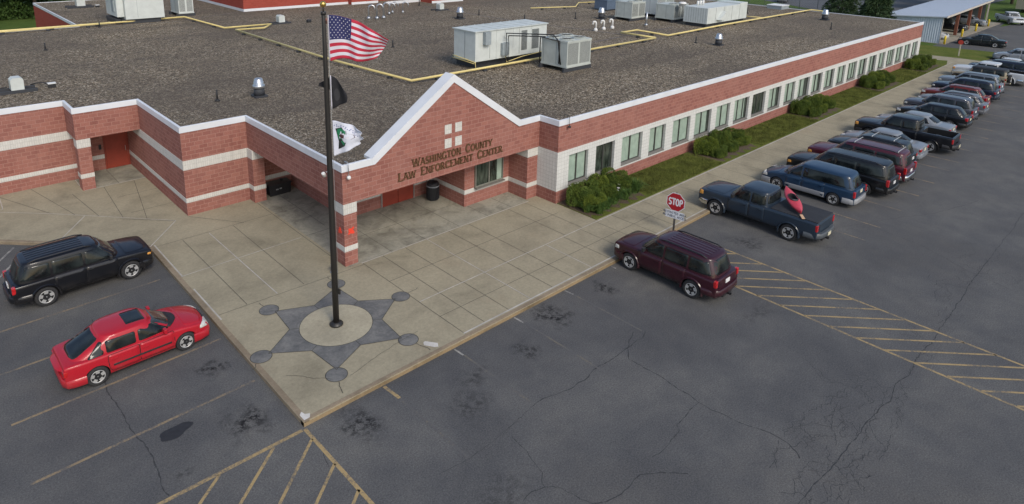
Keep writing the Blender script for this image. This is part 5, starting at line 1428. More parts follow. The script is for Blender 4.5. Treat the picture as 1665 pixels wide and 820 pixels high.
V('parked_car', 'pale silver sedan half hidden right of the black pickup', 'car', sedan(tail=(.72,.86,.06,.24)), 52.6, 14.3, 90, PM['silver'])
V('parked_car', 'black hatchback with large red tail lights beyond the pale sedan', 'car', wagon(rails=False, tail=(.76,.98,.14,.24), roof=1.52), 56.4, 14.0, 90, PM['darkblack'])
V('parked_suv', 'violet grey sport utility with silver window line next to the black hatchback', 'car', suv(ribs=False, roof=1.74, wb=2.8, railm=M['chrome'], rbm=PM['greyviolet']), 58.9, 14.3, 90, PM['greyviolet'])
V('parked_car', 'grey hatchback hidden behind the violet grey sport utility', 'car', wagon(), 62.0, 14.1, 90, PM['greysilver'])
V('parked_car', 'dark red station wagon with roof rails', 'car', wagon(low=(.5,M['silver_trim'])), 64.9, 14.6, 90, PM['darkred'])
V('parked_suv', 'navy sport utility between the dark red wagon and the pale blue one', 'car', suv(ribs=False, roof=1.70, flare=False, tail=(.82,1.0,.1,.2)), 67.9, 14.7, 90, PM['navy'])
V('parked_suv', 'pale blue silver sport utility next to the tan off-roader', 'car', suv(ribs=False, roof=1.72), 71.1, 15.0, 90, PM['paleblue'])
V('parked_offroader', 'tan boxy off-roader with black hard top', 'car', jeep(), 74.8, 15.0, 90, PM['tan'])
V('parked_pickup', 'white-roofed pickup hidden behind the tan off-roader', 'truck', pickup(xC=-.9), 77.6, 15.3, 90, PM['white'])
V('parked_suv', 'black sport utility at the far end of the kerb row', 'car', bigsuv(roof=1.75), 80.6, 14.7, 90, PM['navy'])
V('parked_car', 'white car at the very end of the kerb row, only its roof showing', 'car', sedan(), 84.6, 14.6, 90, PM['white'])
V('parked_car', 'silver sedan standing crosswise beyond the end of the row', 'car', sedan(), loc=(93.9,13.6,0), rz=103, paintm=PM['silver'])
V('parked_car', 'black sedan standing in front of the open vehicle shed', 'car', sedan(wb=2.95, platem=M['plate_white']), loc=(103.4,19.1,0), rz=98, paintm=PM['darkteal'])
V('parked_pickup', 'white pickup facing the camera at the upper right', 'truck', pickup(headm=M['lamp'], fbm=PM['white']), loc=(133.8,21.5,0), rz=214, paintm=PM['white'])
V('parked_car', 'white saloon in the near bay of the vehicle shed', 'car', sedan(), loc=(105.4,25.6,.02), rz=-96, paintm=PM['white'])
V('parked_suv', 'black sport utility in the middle bay of the vehicle shed', 'car', bigsuv(), loc=(114.6,25.8,.02), rz=-90, paintm=PM['black'])
V('parked_car', 'silver car in the far bay of the vehicle shed', 'car', wagon(), loc=(125.5,25.2,.02), rz=-95, paintm=PM['silver'])

# kayak lying on the bed cover ------------------------------------------------
t = thing('kayak', 'red kayak lying diagonally on the pickup bed cover', 'kayak', (30.42, 11.60, 1.45), R(42)); t.rotation_euler = (0, R(-9), R(42)); t.scale = (.80, .84, .84)
b = bmesh.new(); Lk = 1.42; NK = 22; rows = []
for i in range(NK+1):
    u = -1+2*i/NK; w = .36*(1-abs(u)**2.3)+.008; zk = .10*abs(u)**3; 
    ck = max(0, 1-((u-.05)/.30)**2)
    sec = []
    for y, z in ((0,-.0),(.45,.01),(.8,.07),(1.0,.17),(.92,.24),(.62,.285),(.30,.31),(0,.32)):
        sec.append((y*w, zk+z*(.65+.35*(1-u*u))))
    full = sec+[(-y, z) for y, z in sec[-2:0:-1]]
    rows.append([b.verts.new((u*Lk, y, z)) for y, z in full])
for a_, c_ in zip(rows, rows[1:]):
    for j in range(len(a_)): b.faces.new((a_[j], a_[(j+1) % len(a_)], c_[(j+1) % len(a_)], c_[j]))
for rg in (rows[0], rows[-1]): b.faces.new(rg)
c = bmesh.new(); lathe(c, [(.22,0),(.25,.5)], (0,0,0), 24, 1)
for v in c.verts: v.co.x = v.co.x*1.75+.05; v.co.z += .10
kay = simple('kayak_plastic', (.52,.045,.065), .4, var=.12, coat=.2)
me = bake(b, [kay, M['trim']], 1, [c]); hull = link_mesh('hull', me, t); me.polygons.foreach_set('use_smooth', [True]*len(me.polygons)); sharp(hull, 40)
b = bmesh.new(); n = 28
pts = [(.05+.42*math.cos(2*math.pi*k/n), .245*math.sin(2*math.pi*k/n), .315) for k in range(n+1)]
tube(b, pts, .018, 6); obj('cockpit_rim', b, M['trim'], t)
b = bmesh.new(); box(b, -.28, .02, -.15, .15, .11, .16, 0, .02); box(b, -.30, -.26, -.15, .15, .12, .36, 0, .015); obj('seat', b, simple('kayak_seat', (.09,.09,.10), .7), t)
b = bmesh.new(); box(b, -1.82, -1.40, -.10, .07, .06, .09, 0, .012); obj('paddle_blade', b, simple('paddle_wood', (.50,.33,.20), .6), t)
# ------------------------------------------------------------------ flagpole and flags
t = thing('flagpole', 'tall dark bronze flagpole with gold ball in the middle of the star', 'flagpole', (10.27, 18.70, 0.15))
b = bmesh.new(); lathe(b, [(.108,0),(.105,3),(.092,6),(.075,9),(.060,10.95),(.042,11.0)], (0,0,0), 20); obj('pole', b, M['pole'], t, smooth=False)
b = bmesh.new(); lathe(b, [(.24,0),(.235,.05),(.17,.10),(.14,.13)], (0,0,0), 24); obj('base_collar', b, M['pole'], t)
b = bmesh.new(); bmesh.ops.create_uvsphere(b, u_segments=18, v_segments=12, radius=.10); o = obj('ball_finial', b, M['gold'], t, smooth=True); o.location = (0,0,11.23)
b = bmesh.new(); tube(b, [(0,0,11.0),(0,0,11.15)], .02); lathe(b, [(.08,10.9),(.08,11.0)], (0,0,0), 12); obj('truck', b, M['pole'], t)
fr_ = Vector((.735, -.678, 0)); fd = Vector((.678, .735, 0))
b = bmesh.new(); tube(b, [tuple(fr_*.13+Vector((0,0,1.4))), tuple(fr_*.115+Vector((0,0,10.9)))], .008, 5); obj('halyard', b, simple('rope', (.30,.30,.29), .8), t)
b = bmesh.new(); box(b, .07, .13, -.16, -.09, 1.2, 1.40, 0, .01); obj('cleat', b, M['pole'], t)
PB = Vector((10.27, 18.70, 0))
def bil(c, s, q): return (c[0]*(1-s)*(1-q)+c[1]*s*(1-q)+c[2]*s*q+c[3]*(1-s)*q)
def flag_surface(P, wave):
    """P: function (s,q)->(u,z) in the flag plane"""
    def F(s, q, off=0.0):
        u, z = P(s, q); w = wave(s, q)
        return PB+fr_*(.15+u)+fd*(w+off)+Vector((0, 0, z))
    return F
def grid_flag(name, F, nx, ny, matf, mats, root):
    b = bmesh.new(); th = .012
    vs = [[[b.verts.new(F(i/nx, j/ny, o)) for j in range(ny+1)] for i in range(nx+1)] for o in (-th/2, th/2)]
    for L in (0, 1):
        for i in range(nx):
            for j in range(ny):
                q = (vs[L][i][j], vs[L][i+1][j], vs[L][i+1][j+1], vs[L][i][j+1])
                f = b.faces.new(q if L else q[::-1]); f.smooth = True; f.material_index = matf((i+.5)/nx, (j+.5)/ny)
    for i in range(nx):
        for j in (0, ny): b.faces.new((vs[0][i][j], vs[0][i+1][j], vs[1][i+1][j], vs[1][i][j]))
    for j in range(ny):
        for i in (0, nx): b.faces.new((vs[0][i][j], vs[0][i][j+1], vs[1][i][j+1], vs[1][i][j]))
    return obj(name, b, mats, root)
fw = simple('flag_white', (.62,.60,.66), .8, var=.06); frd = simple('flag_red', (.46,.022,.050), .8, var=.08); fbl = simple('flag_blue', (.022,.026,.105), .8, var=.1)
t = thing('national_flag', 'red and white striped flag with starred blue canton blowing from the flagpole top', 'flag', tuple(PB+Vector((0,0,9.6))))
def P1(s, q):        # q = 0 bottom, 1 top
    up = (1.86*s, 11.05-.34*s**1.2-.34*s*s+.05*math.sin(s*5.5))
    lo = (1.48*s, 9.58+.13*s-.02*s*s+.05*math.sin(s*6))
    k = q
    return (lerp(lo[0], up[0], k)+.06*math.sin(math.pi*k)*s, lerp(lo[1], up[1], k)+.05*math.sin(s*7+k*3)*s)
F1 = flag_surface(P1, lambda s, q: .16*s*math.sin(s*9-q*2.4)+.05*math.sin(s*19+q*5)*s)
def mf(s, q):
    row = min(12, int((1-q)*13))
    if s < .385 and row < 7: return 2
    return 0 if row % 2 == 0 else 1
cl = grid_flag('cloth', F1, 52, 39, mf, [frd, fw, fbl], t)
for o_ in cl.data.vertices: pass
cl.location = -t.location
b = bmesh.new()
for r in range(9):
    n = 6 if r % 2 == 0 else 5
    for k in range(n):
        s = .385*((k+.5+(0 if n == 6 else .5))/6.0); q = 1-(7/13)*((r+.75)/9.5)
        c = Vector((s, q))
        for side in (-1, 1):
            vv = []
            for m_ in range(10):
                rr2 = (.019 if m_ % 2 == 0 else .008); a = math.pi/2+m_*math.pi/5
                vv.append(b.verts.new(F1(s+rr2*math.cos(a)*.62, q+rr2*math.sin(a), side*.011)))
            b.faces.new(vv)
o = obj('canton_stars', b, fw, t); o.location = -t.location
b = bmesh.new(); tube(b, [tuple(F1(0, k/8)) for k in range(9)], .014, 6); o = obj('hoist_tape', b, fw, t); o.location = -t.location
# black flag hanging nearly limp
t = thing('black_flag', 'black flag hanging folded round the pole in the middle', 'flag', tuple(PB+Vector((0,0,8.4))))
def P2(s, q):
    z = lerp(8.0, 9.10, q); u = -.42+s*1.0
    e = max(0, s-.42)/.58
    if s < .42: # part blown behind the pole
        k = (.42-s)/.42; return (-.02-.42*k, lerp(8.62+.1*k, 9.05-.25*k, q))
    return (.50*e*(1-.10*q)+.05*math.sin(math.pi*q)*e, lerp(8.0+.26*e, 9.12-.12*e-.42*e*e, q))
F2 = flag_surface(P2, lambda s, q: .14*math.sin(s*11+q*1.5)*abs(s-.42)+(.12 if s < .42 else .0))
o = grid_flag('cloth', F2, 36, 20, lambda s, q: 0, [simple('flag_black', (.011,.011,.014), .85, var=.3)], t); o.location = -t.location
b = bmesh.new(); tube(b, [tuple(F2(.42, k/8, -.02)) for k in range(9)], .016, 6); o = obj('hoist_tape', b, fw, t); o.location = -t.location
b = bmesh.new(); pts = [(.62+.10*math.cos(a*math.pi/8), .42+.22*math.sin(a*math.pi/8)) for a in range(16)]
for sd_ in (-.009,): b.faces.new([b.verts.new(F2(p[0], p[1], sd_)) for p in pts])
o = obj('faded_emblem', b, simple('dark_emblem', (.03,.03,.034), .85), t); o.location = -t.location
# county flag
t = thing('county_flag', 'white flag with green and brown emblem, lowest of the three on the pole', 'flag', tuple(PB+Vector((0,0,6.9))))
def P3(s, q):
    top = (.84*s, 7.62-.06*s-.24*s*s); bot = (.76*s, 6.40+.34*s**1.1)
    u = lerp(bot[0], top[0], q)+.14*math.sin(math.pi*q)*s*s; z = lerp(bot[1], top[1], q)
    if s > .8: u += .03*math.sin(q*17)*(s-.8)/.2*1.6
    return (u, z)
F3 = flag_surface(P3, lambda s, q: .13*s*math.sin(s*8+q*2.0)+.03*math.sin(q*9)*s)
o = grid_flag('cloth', F3, 30, 30, lambda s, q: 0, [simple('flag_pale', (.60,.62,.70), .8, var=.06)], t); o.location = -t.location
def badge(nm, pts, m, off):
    b = bmesh.new()
    for s_ in (-1, 1): b.faces.new([b.verts.new(F3(p[0], p[1], s_*off)) for p in pts])
    o = obj(nm, b, m, t); o.location = -t.location
badge('emblem_field', [(.10,.78),(.34,.84),(.50,.76),(.52,.62),(.40,.56),(.36,.44),(.50,.34),(.46,.22),(.20,.16),(.22,.40),(.16,.60)], simple('emblem_black', (.015,.02,.02), .8), .0085)
badge('emblem_field', [(.12,.76),(.33,.815),(.47,.74),(.48,.63),(.37,.58),(.33,.44),(.46,.34),(.43,.245),(.22,.19),(.245,.40),(.18,.60)], simple('emblem_green', (.012,.17,.075), .8), .0105)
badge('emblem_bird', [(.24,.58),(.34,.66),(.42,.60),(.56,.66),(.74,.60),(.78,.50),(.66,.44),(.50,.46),(.40,.50),(.30,.50)], simple('emblem_brown', (.075,.030,.032), .8), .0125)
badge('emblem_mark', [(.33,.64),(.37,.66),(.40,.63),(.36,.605)], fw, .0145); badge('emblem_mark', [(.48,.50),(.54,.56),(.60,.55),(.58,.49)], fw, .0145)
b = bmesh.new()
ink = simple('emblem_blue', (.17,.20,.36), .8)
for k in range(13):
    a = R(112-k*9.0)
    for r in (.46,.405):
        if (k+int(r*100)) % 4 == 0: continue
        c = (.28+r*math.cos(a)*1.25, .52+r*math.sin(a)*.82); d_ = (.018, .022)
        if c[0] < .95 and c[1] < .97:
            for s_ in (-1, 1): b.faces.new([b.verts.new(F3(c[0]+x*d_[0], c[1]+y*d_[1], s_*.0125)) for x, y in ((-1,-1),(1,-.6),(.8,1),(-1,.7))])
o = obj('emblem_lettering', b, ink, t); o.location = -t.location
# downlight at the column foot (small bollard lamp behind the pole)
t = thing('ground_lamp', 'small pale lamp fitting on the paving at the foot of the brick column', 'lamp', (12.05, 21.95, .145))
b = bmesh.new(); lathe(b, [(.16,0),(.16,.04),(.07,.06),(.07,.22)], (0,0,0), 14); obj('base', b, M['galv'], t)
b = bmesh.new(); lathe(b, [(.10,.225),(.13,.26),(.13,.36),(.09,.40),(.02,.41)], (0,0,0), 14); obj('lamp_head', b, simple('old_white', (.42,.42,.38), .6), t)

# stop sign ------------------------------------------------------------------------
t = thing('stop_sign', 'red octagonal stop sign with white notice below, behind the maroon car', 'traffic sign', (25.75, 14.95, .14), R(8))
b = bmesh.new(); box(b, -.025, .025, -.04, .04, -.02, 1.98); obj('post', b, M['steel_post'], t)
def octo(r): return [(r*math.cos(R(22.5+45*k)), r*math.sin(R(22.5+45*k))) for k in range(8)]
b = bmesh.new()
def facing(u, v, d): return (-.03-d, -u, 1.53+v)          # plate faces -X, reading towards -Y
def plate(b, pts, d0, d1, mi):
    a = [b.verts.new(facing(p[0], p[1], d0)) for p in pts]; c = [b.verts.new(facing(p[0], p[1], d1)) for p in pts]
    n = len(pts)
    for i in range(n): b.faces.new((a[i], a[(i+1) % n], c[(i+1) % n], c[i])).material_index = mi
    b.faces.new(a).material_index = mi; b.faces.new(c).material_index = mi
plate(b, octo(.475), 0, .004, 0); plate(b, octo(.445), .0042, .006, 1)
pl = obj('octagon_plate', b, [M['sign_white'], M['stop_red']], t)
b = bmesh.new(); x = -.335
for ch, wd in (('S', .62), ('T', .76), ('O', .88), ('P', .68)):
    hh = .31; s_ = .170/(G[ch][0]*hh); glyph(b, ch, x, -.155, hh, facing, .19, .19, False, .009, s_*.80); x += .176
obj('stop_lettering', b, M['sign_white'], pl)
b = bmesh.new()
def facing2(u, v, d): return (-.03-d, -u, .90+v)
q = [(-.46,-.18),(.46,-.18),(.46,.18),(-.46,.18)]
a = [b.verts.new(facing2(p[0], p[1], 0)) for p in q]; c = [b.verts.new(facing2(p[0], p[1], .005)) for p in q]
for i in range(4): b.faces.new((a[i], a[(i+1) % 4], c[(i+1) % 4], c[i]))
b.faces.new(a); b.faces.new(c)
pl = obj('notice_plate', b, M['sign_white'], t)
def signrow(s, zc, h):
    tw = sum(G[ch][0]*h*.8 for ch in s if ch != ' ')+.018*(len(s)-1)+s.count(' ')*.04
    b = bmesh.new(); x = -tw/2
    for ch in s:
        if ch == ' ': x += .058; continue
        x += glyph(b, ch, x, zc-h/2, h, facing2, .20, .20, False, .007, .8)+.018
    obj('notice_lettering', b, M['sign_ink'], pl)
signrow('RESTRICTED AREA', .078, .098); signrow('NO PUBLIC ACCESS', -.078, .098)
# far stop-like red marker post
t = thing('marker_post', 'pale post with a round red top in the far grass by the black sedan', 'sign post', (91.6, 18.8, .08))
b = bmesh.new(); box(b, -.06, .06, -.05, .05, 0, 1.45); obj('post', b, simple('pale_post', (.50,.45,.35), .7), t)
b = bmesh.new(); lathe(b, [(.26,0),(.26,.03)], (-.09,0,1.6), 16, axis='x'); obj('round_marker', b, simple('marker_red', (.5,.05,.03), .5), t)

# litter bin, chest, bottle under the canopies
t = thing('litter_bin', 'dark round litter bin with domed open top beside the red double doors', 'bin', (19.62, 25.2, .145))
b = bmesh.new(); lathe(b, [(.27,0),(.30,.03),(.32,.68),(.33,.72)], (0,0,0), 22)
for k in range(22):
    a = 2*math.pi*k/22; box(b, .318*math.cos(a)-.012, .318*math.cos(a)+.012, .318*math.sin(a)-.012, .318*math.sin(a)+.012, .06, .66)
obj('bin_body', b, simple('bin_plastic', (.020,.022,.026), .5), t)
b = bmesh.new(); lathe(b, [(.335,.725),(.345,.77),(.335,.79)], (0,0,0), 22); obj('bag_rim', b, simple('bag_grey', (.25,.27,.30), .5), t)
b = bmesh.new(); lathe(b, [(.33,.795),(.33,.86),(.28,.93),(.18,.97),(.16,.965),(.14,.80)], (0,0,0), 22); obj('lid', b, simple('bin_lid', (.025,.026,.03), .5), t)
t = thing('storage_chest', 'low black storage chest against the wall under the left canopy', 'chest', (14.0, 31.0, .145))
b = bmesh.new(); prism_y(b, [(-.55,0),(.55,0),(.60,.52),(-.60,.52)], -.28, .28)
obj('chest_body', b, simple('chest_black', (.012,.012,.014), .45), t)
b = bmesh.new(); box(b, -.63, .63, -.32, .32, .522, .60, 0, .015); lathe(b, [(.07,.60),(.09,.66),(.05,.70)], (.25,.1,0), 12); obj('lid', b, simple('chest_lid', (.016,.016,.019), .4), t)
b = bmesh.new(); box(b, -.25, -.12, -.335, -.325, .30, .36); box(b, -.06, .06, -.335, -.325, .32, .38); obj('latch', b, M['galv'], t)
t = thing('bucket', 'small dark blue tub on the paving left of the black chest', 'tub', (13.32, 31.25, .145))
b = bmesh.new(); lathe(b, [(.14,0),(.17,.34),(.15,.34),(.13,.03)], (0,0,0), 16); obj('tub_body', b, simple('tub_blue', (.02,.035,.10), .5), t)
b = bmesh.new(); lathe(b, [(.18,.345),(.18,.38),(.05,.40)], (0,0,0), 16); obj('lid', b, simple('tub_lid', (.03,.05,.13), .5), t)

# ------------------------------------------------------------------ plants
def leafmesh(name, pts_fn, n, size, mat, seed, aspect=2.0, extra=None):
    rg = random.Random(seed); V_, F_ = [], []
    for _ in range(n):
        p, nrm = pts_fn(rg)
        d = Vector((rg.gauss(0,1), rg.gauss(0,1), rg.gauss(0,1)))
        ax = (nrm*1.2+d*.8).normalized(); s = ax.cross(Vector((rg.gauss(0,1), rg.gauss(0,1), rg.gauss(0,.6)))).normalized()
        L = size*rg.uniform(.6, 1.3); w = L/aspect/2; i = len(V_); p = Vector(p)
        V_ += [p-s*w, p+ax*L*.5-s*w*.8, p+ax*L, p+ax*L*.5+s*w*1.0, p+s*w][:4] if False else [p-s*w*.6, p+s*w*.6, p+ax*L+s*w*.5, p+ax*L-s*w*.5]
        F_.append((i, i+1, i+2, i+3))
    me = bpy.data.meshes.new(name); me.from_pydata([tuple(v) for v in V_], [], F_); me.materials.append(mat)
    return me
def shrub_mesh(rx, ry, h, seed, flat=.72, n=12000, mat='yew', size=.058):
    ph = [random.Random(seed).uniform(0, 6.28) for _ in range(6)]
    def rad(a, e): return 1+.10*math.sin(3*a+ph[0])+.07*math.sin(5*a+ph[1]+e*2)+.05*math.sin(9*a+ph[2]+e*5)
    def fn(rg):
        a = rg.uniform(0, 6.2832); e = math.asin(rg.uniform(-.25, 1)); k = rg.uniform(.80, 1.0)**.6
        r = rad(a, e)*k; ce = abs(math.cos(e))**.55; se = math.copysign(abs(math.sin(e))**flat, math.sin(e))
        z = max(.03, h*.34+h*.66*se*r); nv = Vector((math.cos(a)*ce, math.sin(a)*ce, se))
        return (rx*r*ce*math.cos(a), ry*r*ce*math.sin(a), z), nv
    return leafmesh('foliage', fn, n, size, M[mat], seed), rad
def core_mesh(rx, ry, h, seed):
    b = bmesh.new(); bmesh.ops.create_icosphere(b, subdivisions=3, radius=1)
    rg = random.Random(seed)
    for v in b.verts:
        k = .80+.06*math.sin(5*v.co.x+seed)+.05*math.sin(7*v.co.y)
        z = v.co.z; v.co.x *= rx*k; v.co.y *= ry*k; v.co.z = max(.0, h*.32+h*.60*math.copysign(abs(z)**.72, z)*k)
    me = bpy.data.meshes.new('twigs'); b.to_mesh(me); b.free(); me.materials.append(M['yew']); me.polygons.foreach_set('use_smooth', [True]*len(me.polygons))
    return me
SM = [(shrub_mesh(1.0, .72, .95, s, mat=mm)[0], core_mesh(1.0, .72, .95, s)) for s, mm in ((1,'yew'), (2,'yew2'), (3,'yew'))]
def put_shrub(x, y, sx, sy, sz, rz, k, label, group=None, z=.16):
    t = thing('yew_shrub', label, 'shrub', (x, y, z), R(rz), group); t.scale = (sx, sy, sz)
    for nm, me in (('foliage', SM[k][0]), ('branches', SM[k][1])):
        o = bpy.data.objects.new(nm, me); COL.objects.link(o); o.parent = t
    return t
# near bed
put_shrub(25.15, 19.75, 1.0, 1.05, 1.08, 5, 0, 'clipped yew hard against the white corner of the long wing')
put_shrub(26.5, 20.0, .85, .75, 1.05, 40, 1, 'yew under the first two windows, second from the white corner')
put_shrub(27.75, 19.85, .95, .95, 1.10, 80, 2, 'yew at the far end of the nearest bed')
put_shrub(25.05, 18.95, .72, .6, .80, 0, 1, 'low dark yew at the front corner of the nearest bed')
put_shrub(26.35, 19.15, .55, .6, .85, 20, 2, 'rounded yellowish yew in the middle of the nearest bed')
def bed(x0, x1, hs, where, seed):
    rg = random.Random(seed); n = 3; w = (x1-x0)/n
    nm = ('left', 'middle', 'right')
    for k in range(n):
        put_shrub(x0+w*(k+.5), 19.85+rg.uniform(-.05, .05), w/1.98, .92, hs*(1.02-.1*abs(k-1)+rg.uniform(-.05, .05)), rg.choice([0, 180])+rg.uniform(-12, 12), (k+seed) % 3, '%s clipped yew of the back row in the %s' % (nm[k], where))
    for k in range(n):
        put_shrub(x0+w*(k+.5)+.15, 18.95+.12*k, w/2.35, .56, .62+rg.uniform(-.06, .06), rg.choice([0, 180])+rg.uniform(-10, 10), (k+seed+1) % 3, '%s low yew of the front row in the %s' % (nm[k], where))
bed(36.3, 41.2, 1.08, 'second planting bed along the wall', 1); bed(50.5, 55.5, 1.1, 'third planting bed along the wall', 2); bed(64.5, 70.0, 1.1, 'fourth planting bed along the wall', 3); bed(77.4, 83.0, 1.15, 'last planting bed at the building end', 4)
# strap-leaved lilies at the front of the near bed
def lily_mesh(seed):
    rg = random.Random(seed); V_, F_ = [], []
    for _ in range(260):
        a = rg.uniform(0, 6.2832); L = rg.uniform(.3, .55); lean = rg.uniform(.15, .95); w = .016; ca, sa = math.cos(a), math.sin(a)
        r0 = rg.uniform(0, .14); prev = None; segs = 4
        for k in range(segs+1):
            u = k/segs; r = r0+L*lean*u*(.5+.6*u); z = L*(1-.35*lean)*math.sin(min(1.0, u)*(1.57+.7*lean))*1.0
            ww = w*(1-u*.85); p = Vector((r*ca, r*sa, max(.01, z)))
            V_ += [tuple(p+Vector((-sa*ww, ca*ww, 0))), tuple(p-Vector((-sa*ww, ca*ww, 0)))]
            if k: i = len(V_)-4; F_.append((i, i+1, i+3, i+2))
    me = bpy.data.meshes.new('lily_leaves'); me.from_pydata(V_, [], F_); me.materials.append(M['lily']); return me
LM = [lily_mesh(s) for s in (5, 6)]
for i, (x, y, s, lb) in enumerate(((24.75,18.50,1.25,'at the near tip of the bed'),(25.5,18.62,1.2,'second from the near tip of the bed'),(26.3,18.78,1.25,'just left of the white blooms'),(27.2,18.72,1.15,'right of the white blooms'),(28.35,18.95,1.5,'at the far end of the nearest bed, largest one'),(24.45,19.0,1.1,'by the corner joint of the path'))):
    o = bpy.data.objects.new('lily_clump', LM[i % 2]); COL.objects.link(o); o.location = (x, y, .165); o.rotation_euler = (0, 0, i*1.3); o.scale = (s, s, s*1.05)
    tag(o, 'strap-leaved green clump '+lb, 'plant', 'lily clumps in the nearest bed')
for i, (x, y) in enumerate(((26.6,18.85),(26.9,18.98),(27.3,19.25),(24.6,20.35))):
    t = thing('white_bloom', ('leftmost white bloom in the middle of the nearest bed', 'white bloom in the middle of the nearest bed, the second one', 'white bloom standing between two yews', 'white bloom under the first window')[i], 'flower', (x, y, .16))
    b = bmesh.new(); tube(b, [(0,0,0),(.02,0,.62)], .008, 5); obj('stem', b, M['lily'], t)
    b = bmesh.new(); rg = random.Random(i)
    for k in range(8):
        a = k*.785; f = b.faces.new([b.verts.new(p) for p in ((0,0,.6),(.06*math.cos(a-.3),.06*math.sin(a-.3),.64),(.10*math.cos(a),.10*math.sin(a),.62),(.06*math.cos(a+.3),.06*math.sin(a+.3),.64))])
    obj('petals', b, M['petal'], t)

# trees ----------------------------------------------------------------------------
def spruce(x, y, h, rad, seed, label):
    t = thing('spruce_tree', label, 'tree', (x, y, 0))
    b = bmesh.new(); tube(b, [(0,0,0),(0,0,h*.5),(0,0,h*.97)], [.22,.13,.02], 10)
    rg = random.Random(seed)
    br = []
    for k in range(150):
        z = h*(.06+.9*(k/150)); a = k*2.4; L = rad*(1-z/h)**.85*rg.uniform(.75, 1.12)+.15
        e = Vector((math.cos(a)*L, math.sin(a)*L, z-L*.22)); br.append((Vector((0,0,z)), e)); 
        if k % 2 == 0: tube(b, [(0,0,z), tuple(e*.5+Vector((0,0,z))*.5+Vector((0,0,.05))), tuple(e)], [.035,.02,.008], 4)
    obj('trunk', b, M['bark'], t)
    def fn(rg):
        p, e = rg.choice(br); u = rg.uniform(.15, 1.0)**.7; q = p.lerp(e, u)
        side = Vector((-(e-p).y, (e-p).x, 0)).normalized(); sp_ = (e-p).length*.30*(1.15-u)
        q = q+side*rg.gauss(0, sp_*.7)+Vector((0,0,rg.gauss(-.05, .10)))
        return tuple(q), ((e-p).normalized()+side*rg.uniform(-.8, .8)+Vector((0,0,-.25)))
    me = leafmesh('crown', fn, 15000, .34, M['spruce'], seed, 2.6); o = link_mesh('crown', me, t)
def broad(x, y, h, rad, seed, label, n=9000, leaf=.42, group=None, z=0):
    t = thing('broadleaf_tree', label, 'tree', (x, y, z), 0, group); rg = random.Random(seed)
    b = bmesh.new(); tube(b, [(0,0,-.2),(.1,0,h*.35),(0,.1,h*.7)], [.3,.22,.1], 8)
    cl = []
    for k in range(22):
        a = rg.uniform(0, 6.28); e = rg.uniform(-.35, 1.3); r = rad*rg.uniform(.45, .95)
        c = Vector((math.cos(a)*math.cos(e)*r, math.sin(a)*math.cos(e)*r, h*.58+math.sin(e)*h*.34)); cl.append((c, rad*rg.uniform(.28, .48)))
        tube(b, [(0,0,h*.3), tuple(c*.6+Vector((0,0,h*.12))), tuple(c)], [.1,.06,.02], 5)
    obj('trunk', b, M['bark'], t)
    def fn(rg):
        c, r = rg.choice(cl); d = Vector((rg.gauss(0,1), rg.gauss(0,1), rg.gauss(0,1))).normalized(); k = rg.uniform(.35, 1)**.5
        q = c+d*r*k; q.z = max(.3, q.z); return tuple(q), d
    link_mesh('crown', leafmesh('crown', fn, n, leaf, M['broad'], seed, 1.4), t)
spruce(121.0, 42.6, 10.5, 3.2, 11, 'dark spruce beyond the far roof corner, left of the other spruce')
spruce(99.5, 30.6, 8.0, 3.6, 12, 'broad dark spruce beside the pale metal shed')
broad(145, 33.5, 8, 5, 22, 'leafy tree behind the far end of the metal shed')
broad(152, 30.5, 7, 4, 23, 'leafy tree between the shed and the parked trailer'); broad(158, 36, 9, 5, 24, 'leafy tree behind the parked trailer')
broad(172, 28, 9, 6, 25, 'leafy tree at the extreme upper right')
rg = random.Random(31)
for i in range(9):
    broad(-2+i*6.2, 112+rg.uniform(-2, 3), 11+rg.uniform(-1, 2), 5, 40+i, ('first', 'second', 'third', 'fourth', 'fifth', 'sixth', 'seventh', 'eighth', 'ninth')[i]+' broadleaf tree from the left along the edge of the field behind the building', 9000, .5)
def wood(rg):
    x = rg.uniform(-14, 70); y = 118+rg.uniform(0, 14); z = rg.uniform(0, 1)**.8*(12+2*math.sin(x*.6)+1.5*math.sin(x*.23+1)); return (x, y, z), Vector((0, -.6, .6))
tag(link_mesh('woodland', leafmesh('woodland', wood, 26000, .75, M['broad'], 77, 1.4)), 'dense woodland behind the field at the upper left', 'woodland', kind='stuff')
def under(rg):
    x = rg.uniform(-8, 30); y = 109.6+rg.uniform(0, 3); z = rg.uniform(0, 1)*(1.6+.7*math.sin(x)); return (x, y, z), Vector((0, -.5, .7))
tag(link_mesh('undergrowth', leafmesh('undergrowth', under, 9000, .35, M['broad'], 78, 1.4)), 'low bushes at the foot of the woodland, upper left', 'bushes', kind='stuff')
t = thing('light_pole', 'thin pale pole standing in the field at the upper left', 'pole', (9.9, 99, 0))
b = bmesh.new(); tube(b, [(0,0,0),(0,0,9)], [.08,.05], 8); obj('pole', b, M['galv'], t)
b = bmesh.new(); box(b, -.5, .1, -.12, .12, 9.0, 9.12, 0, .02); obj('lamp_head', b, M['unit_grey'], t)

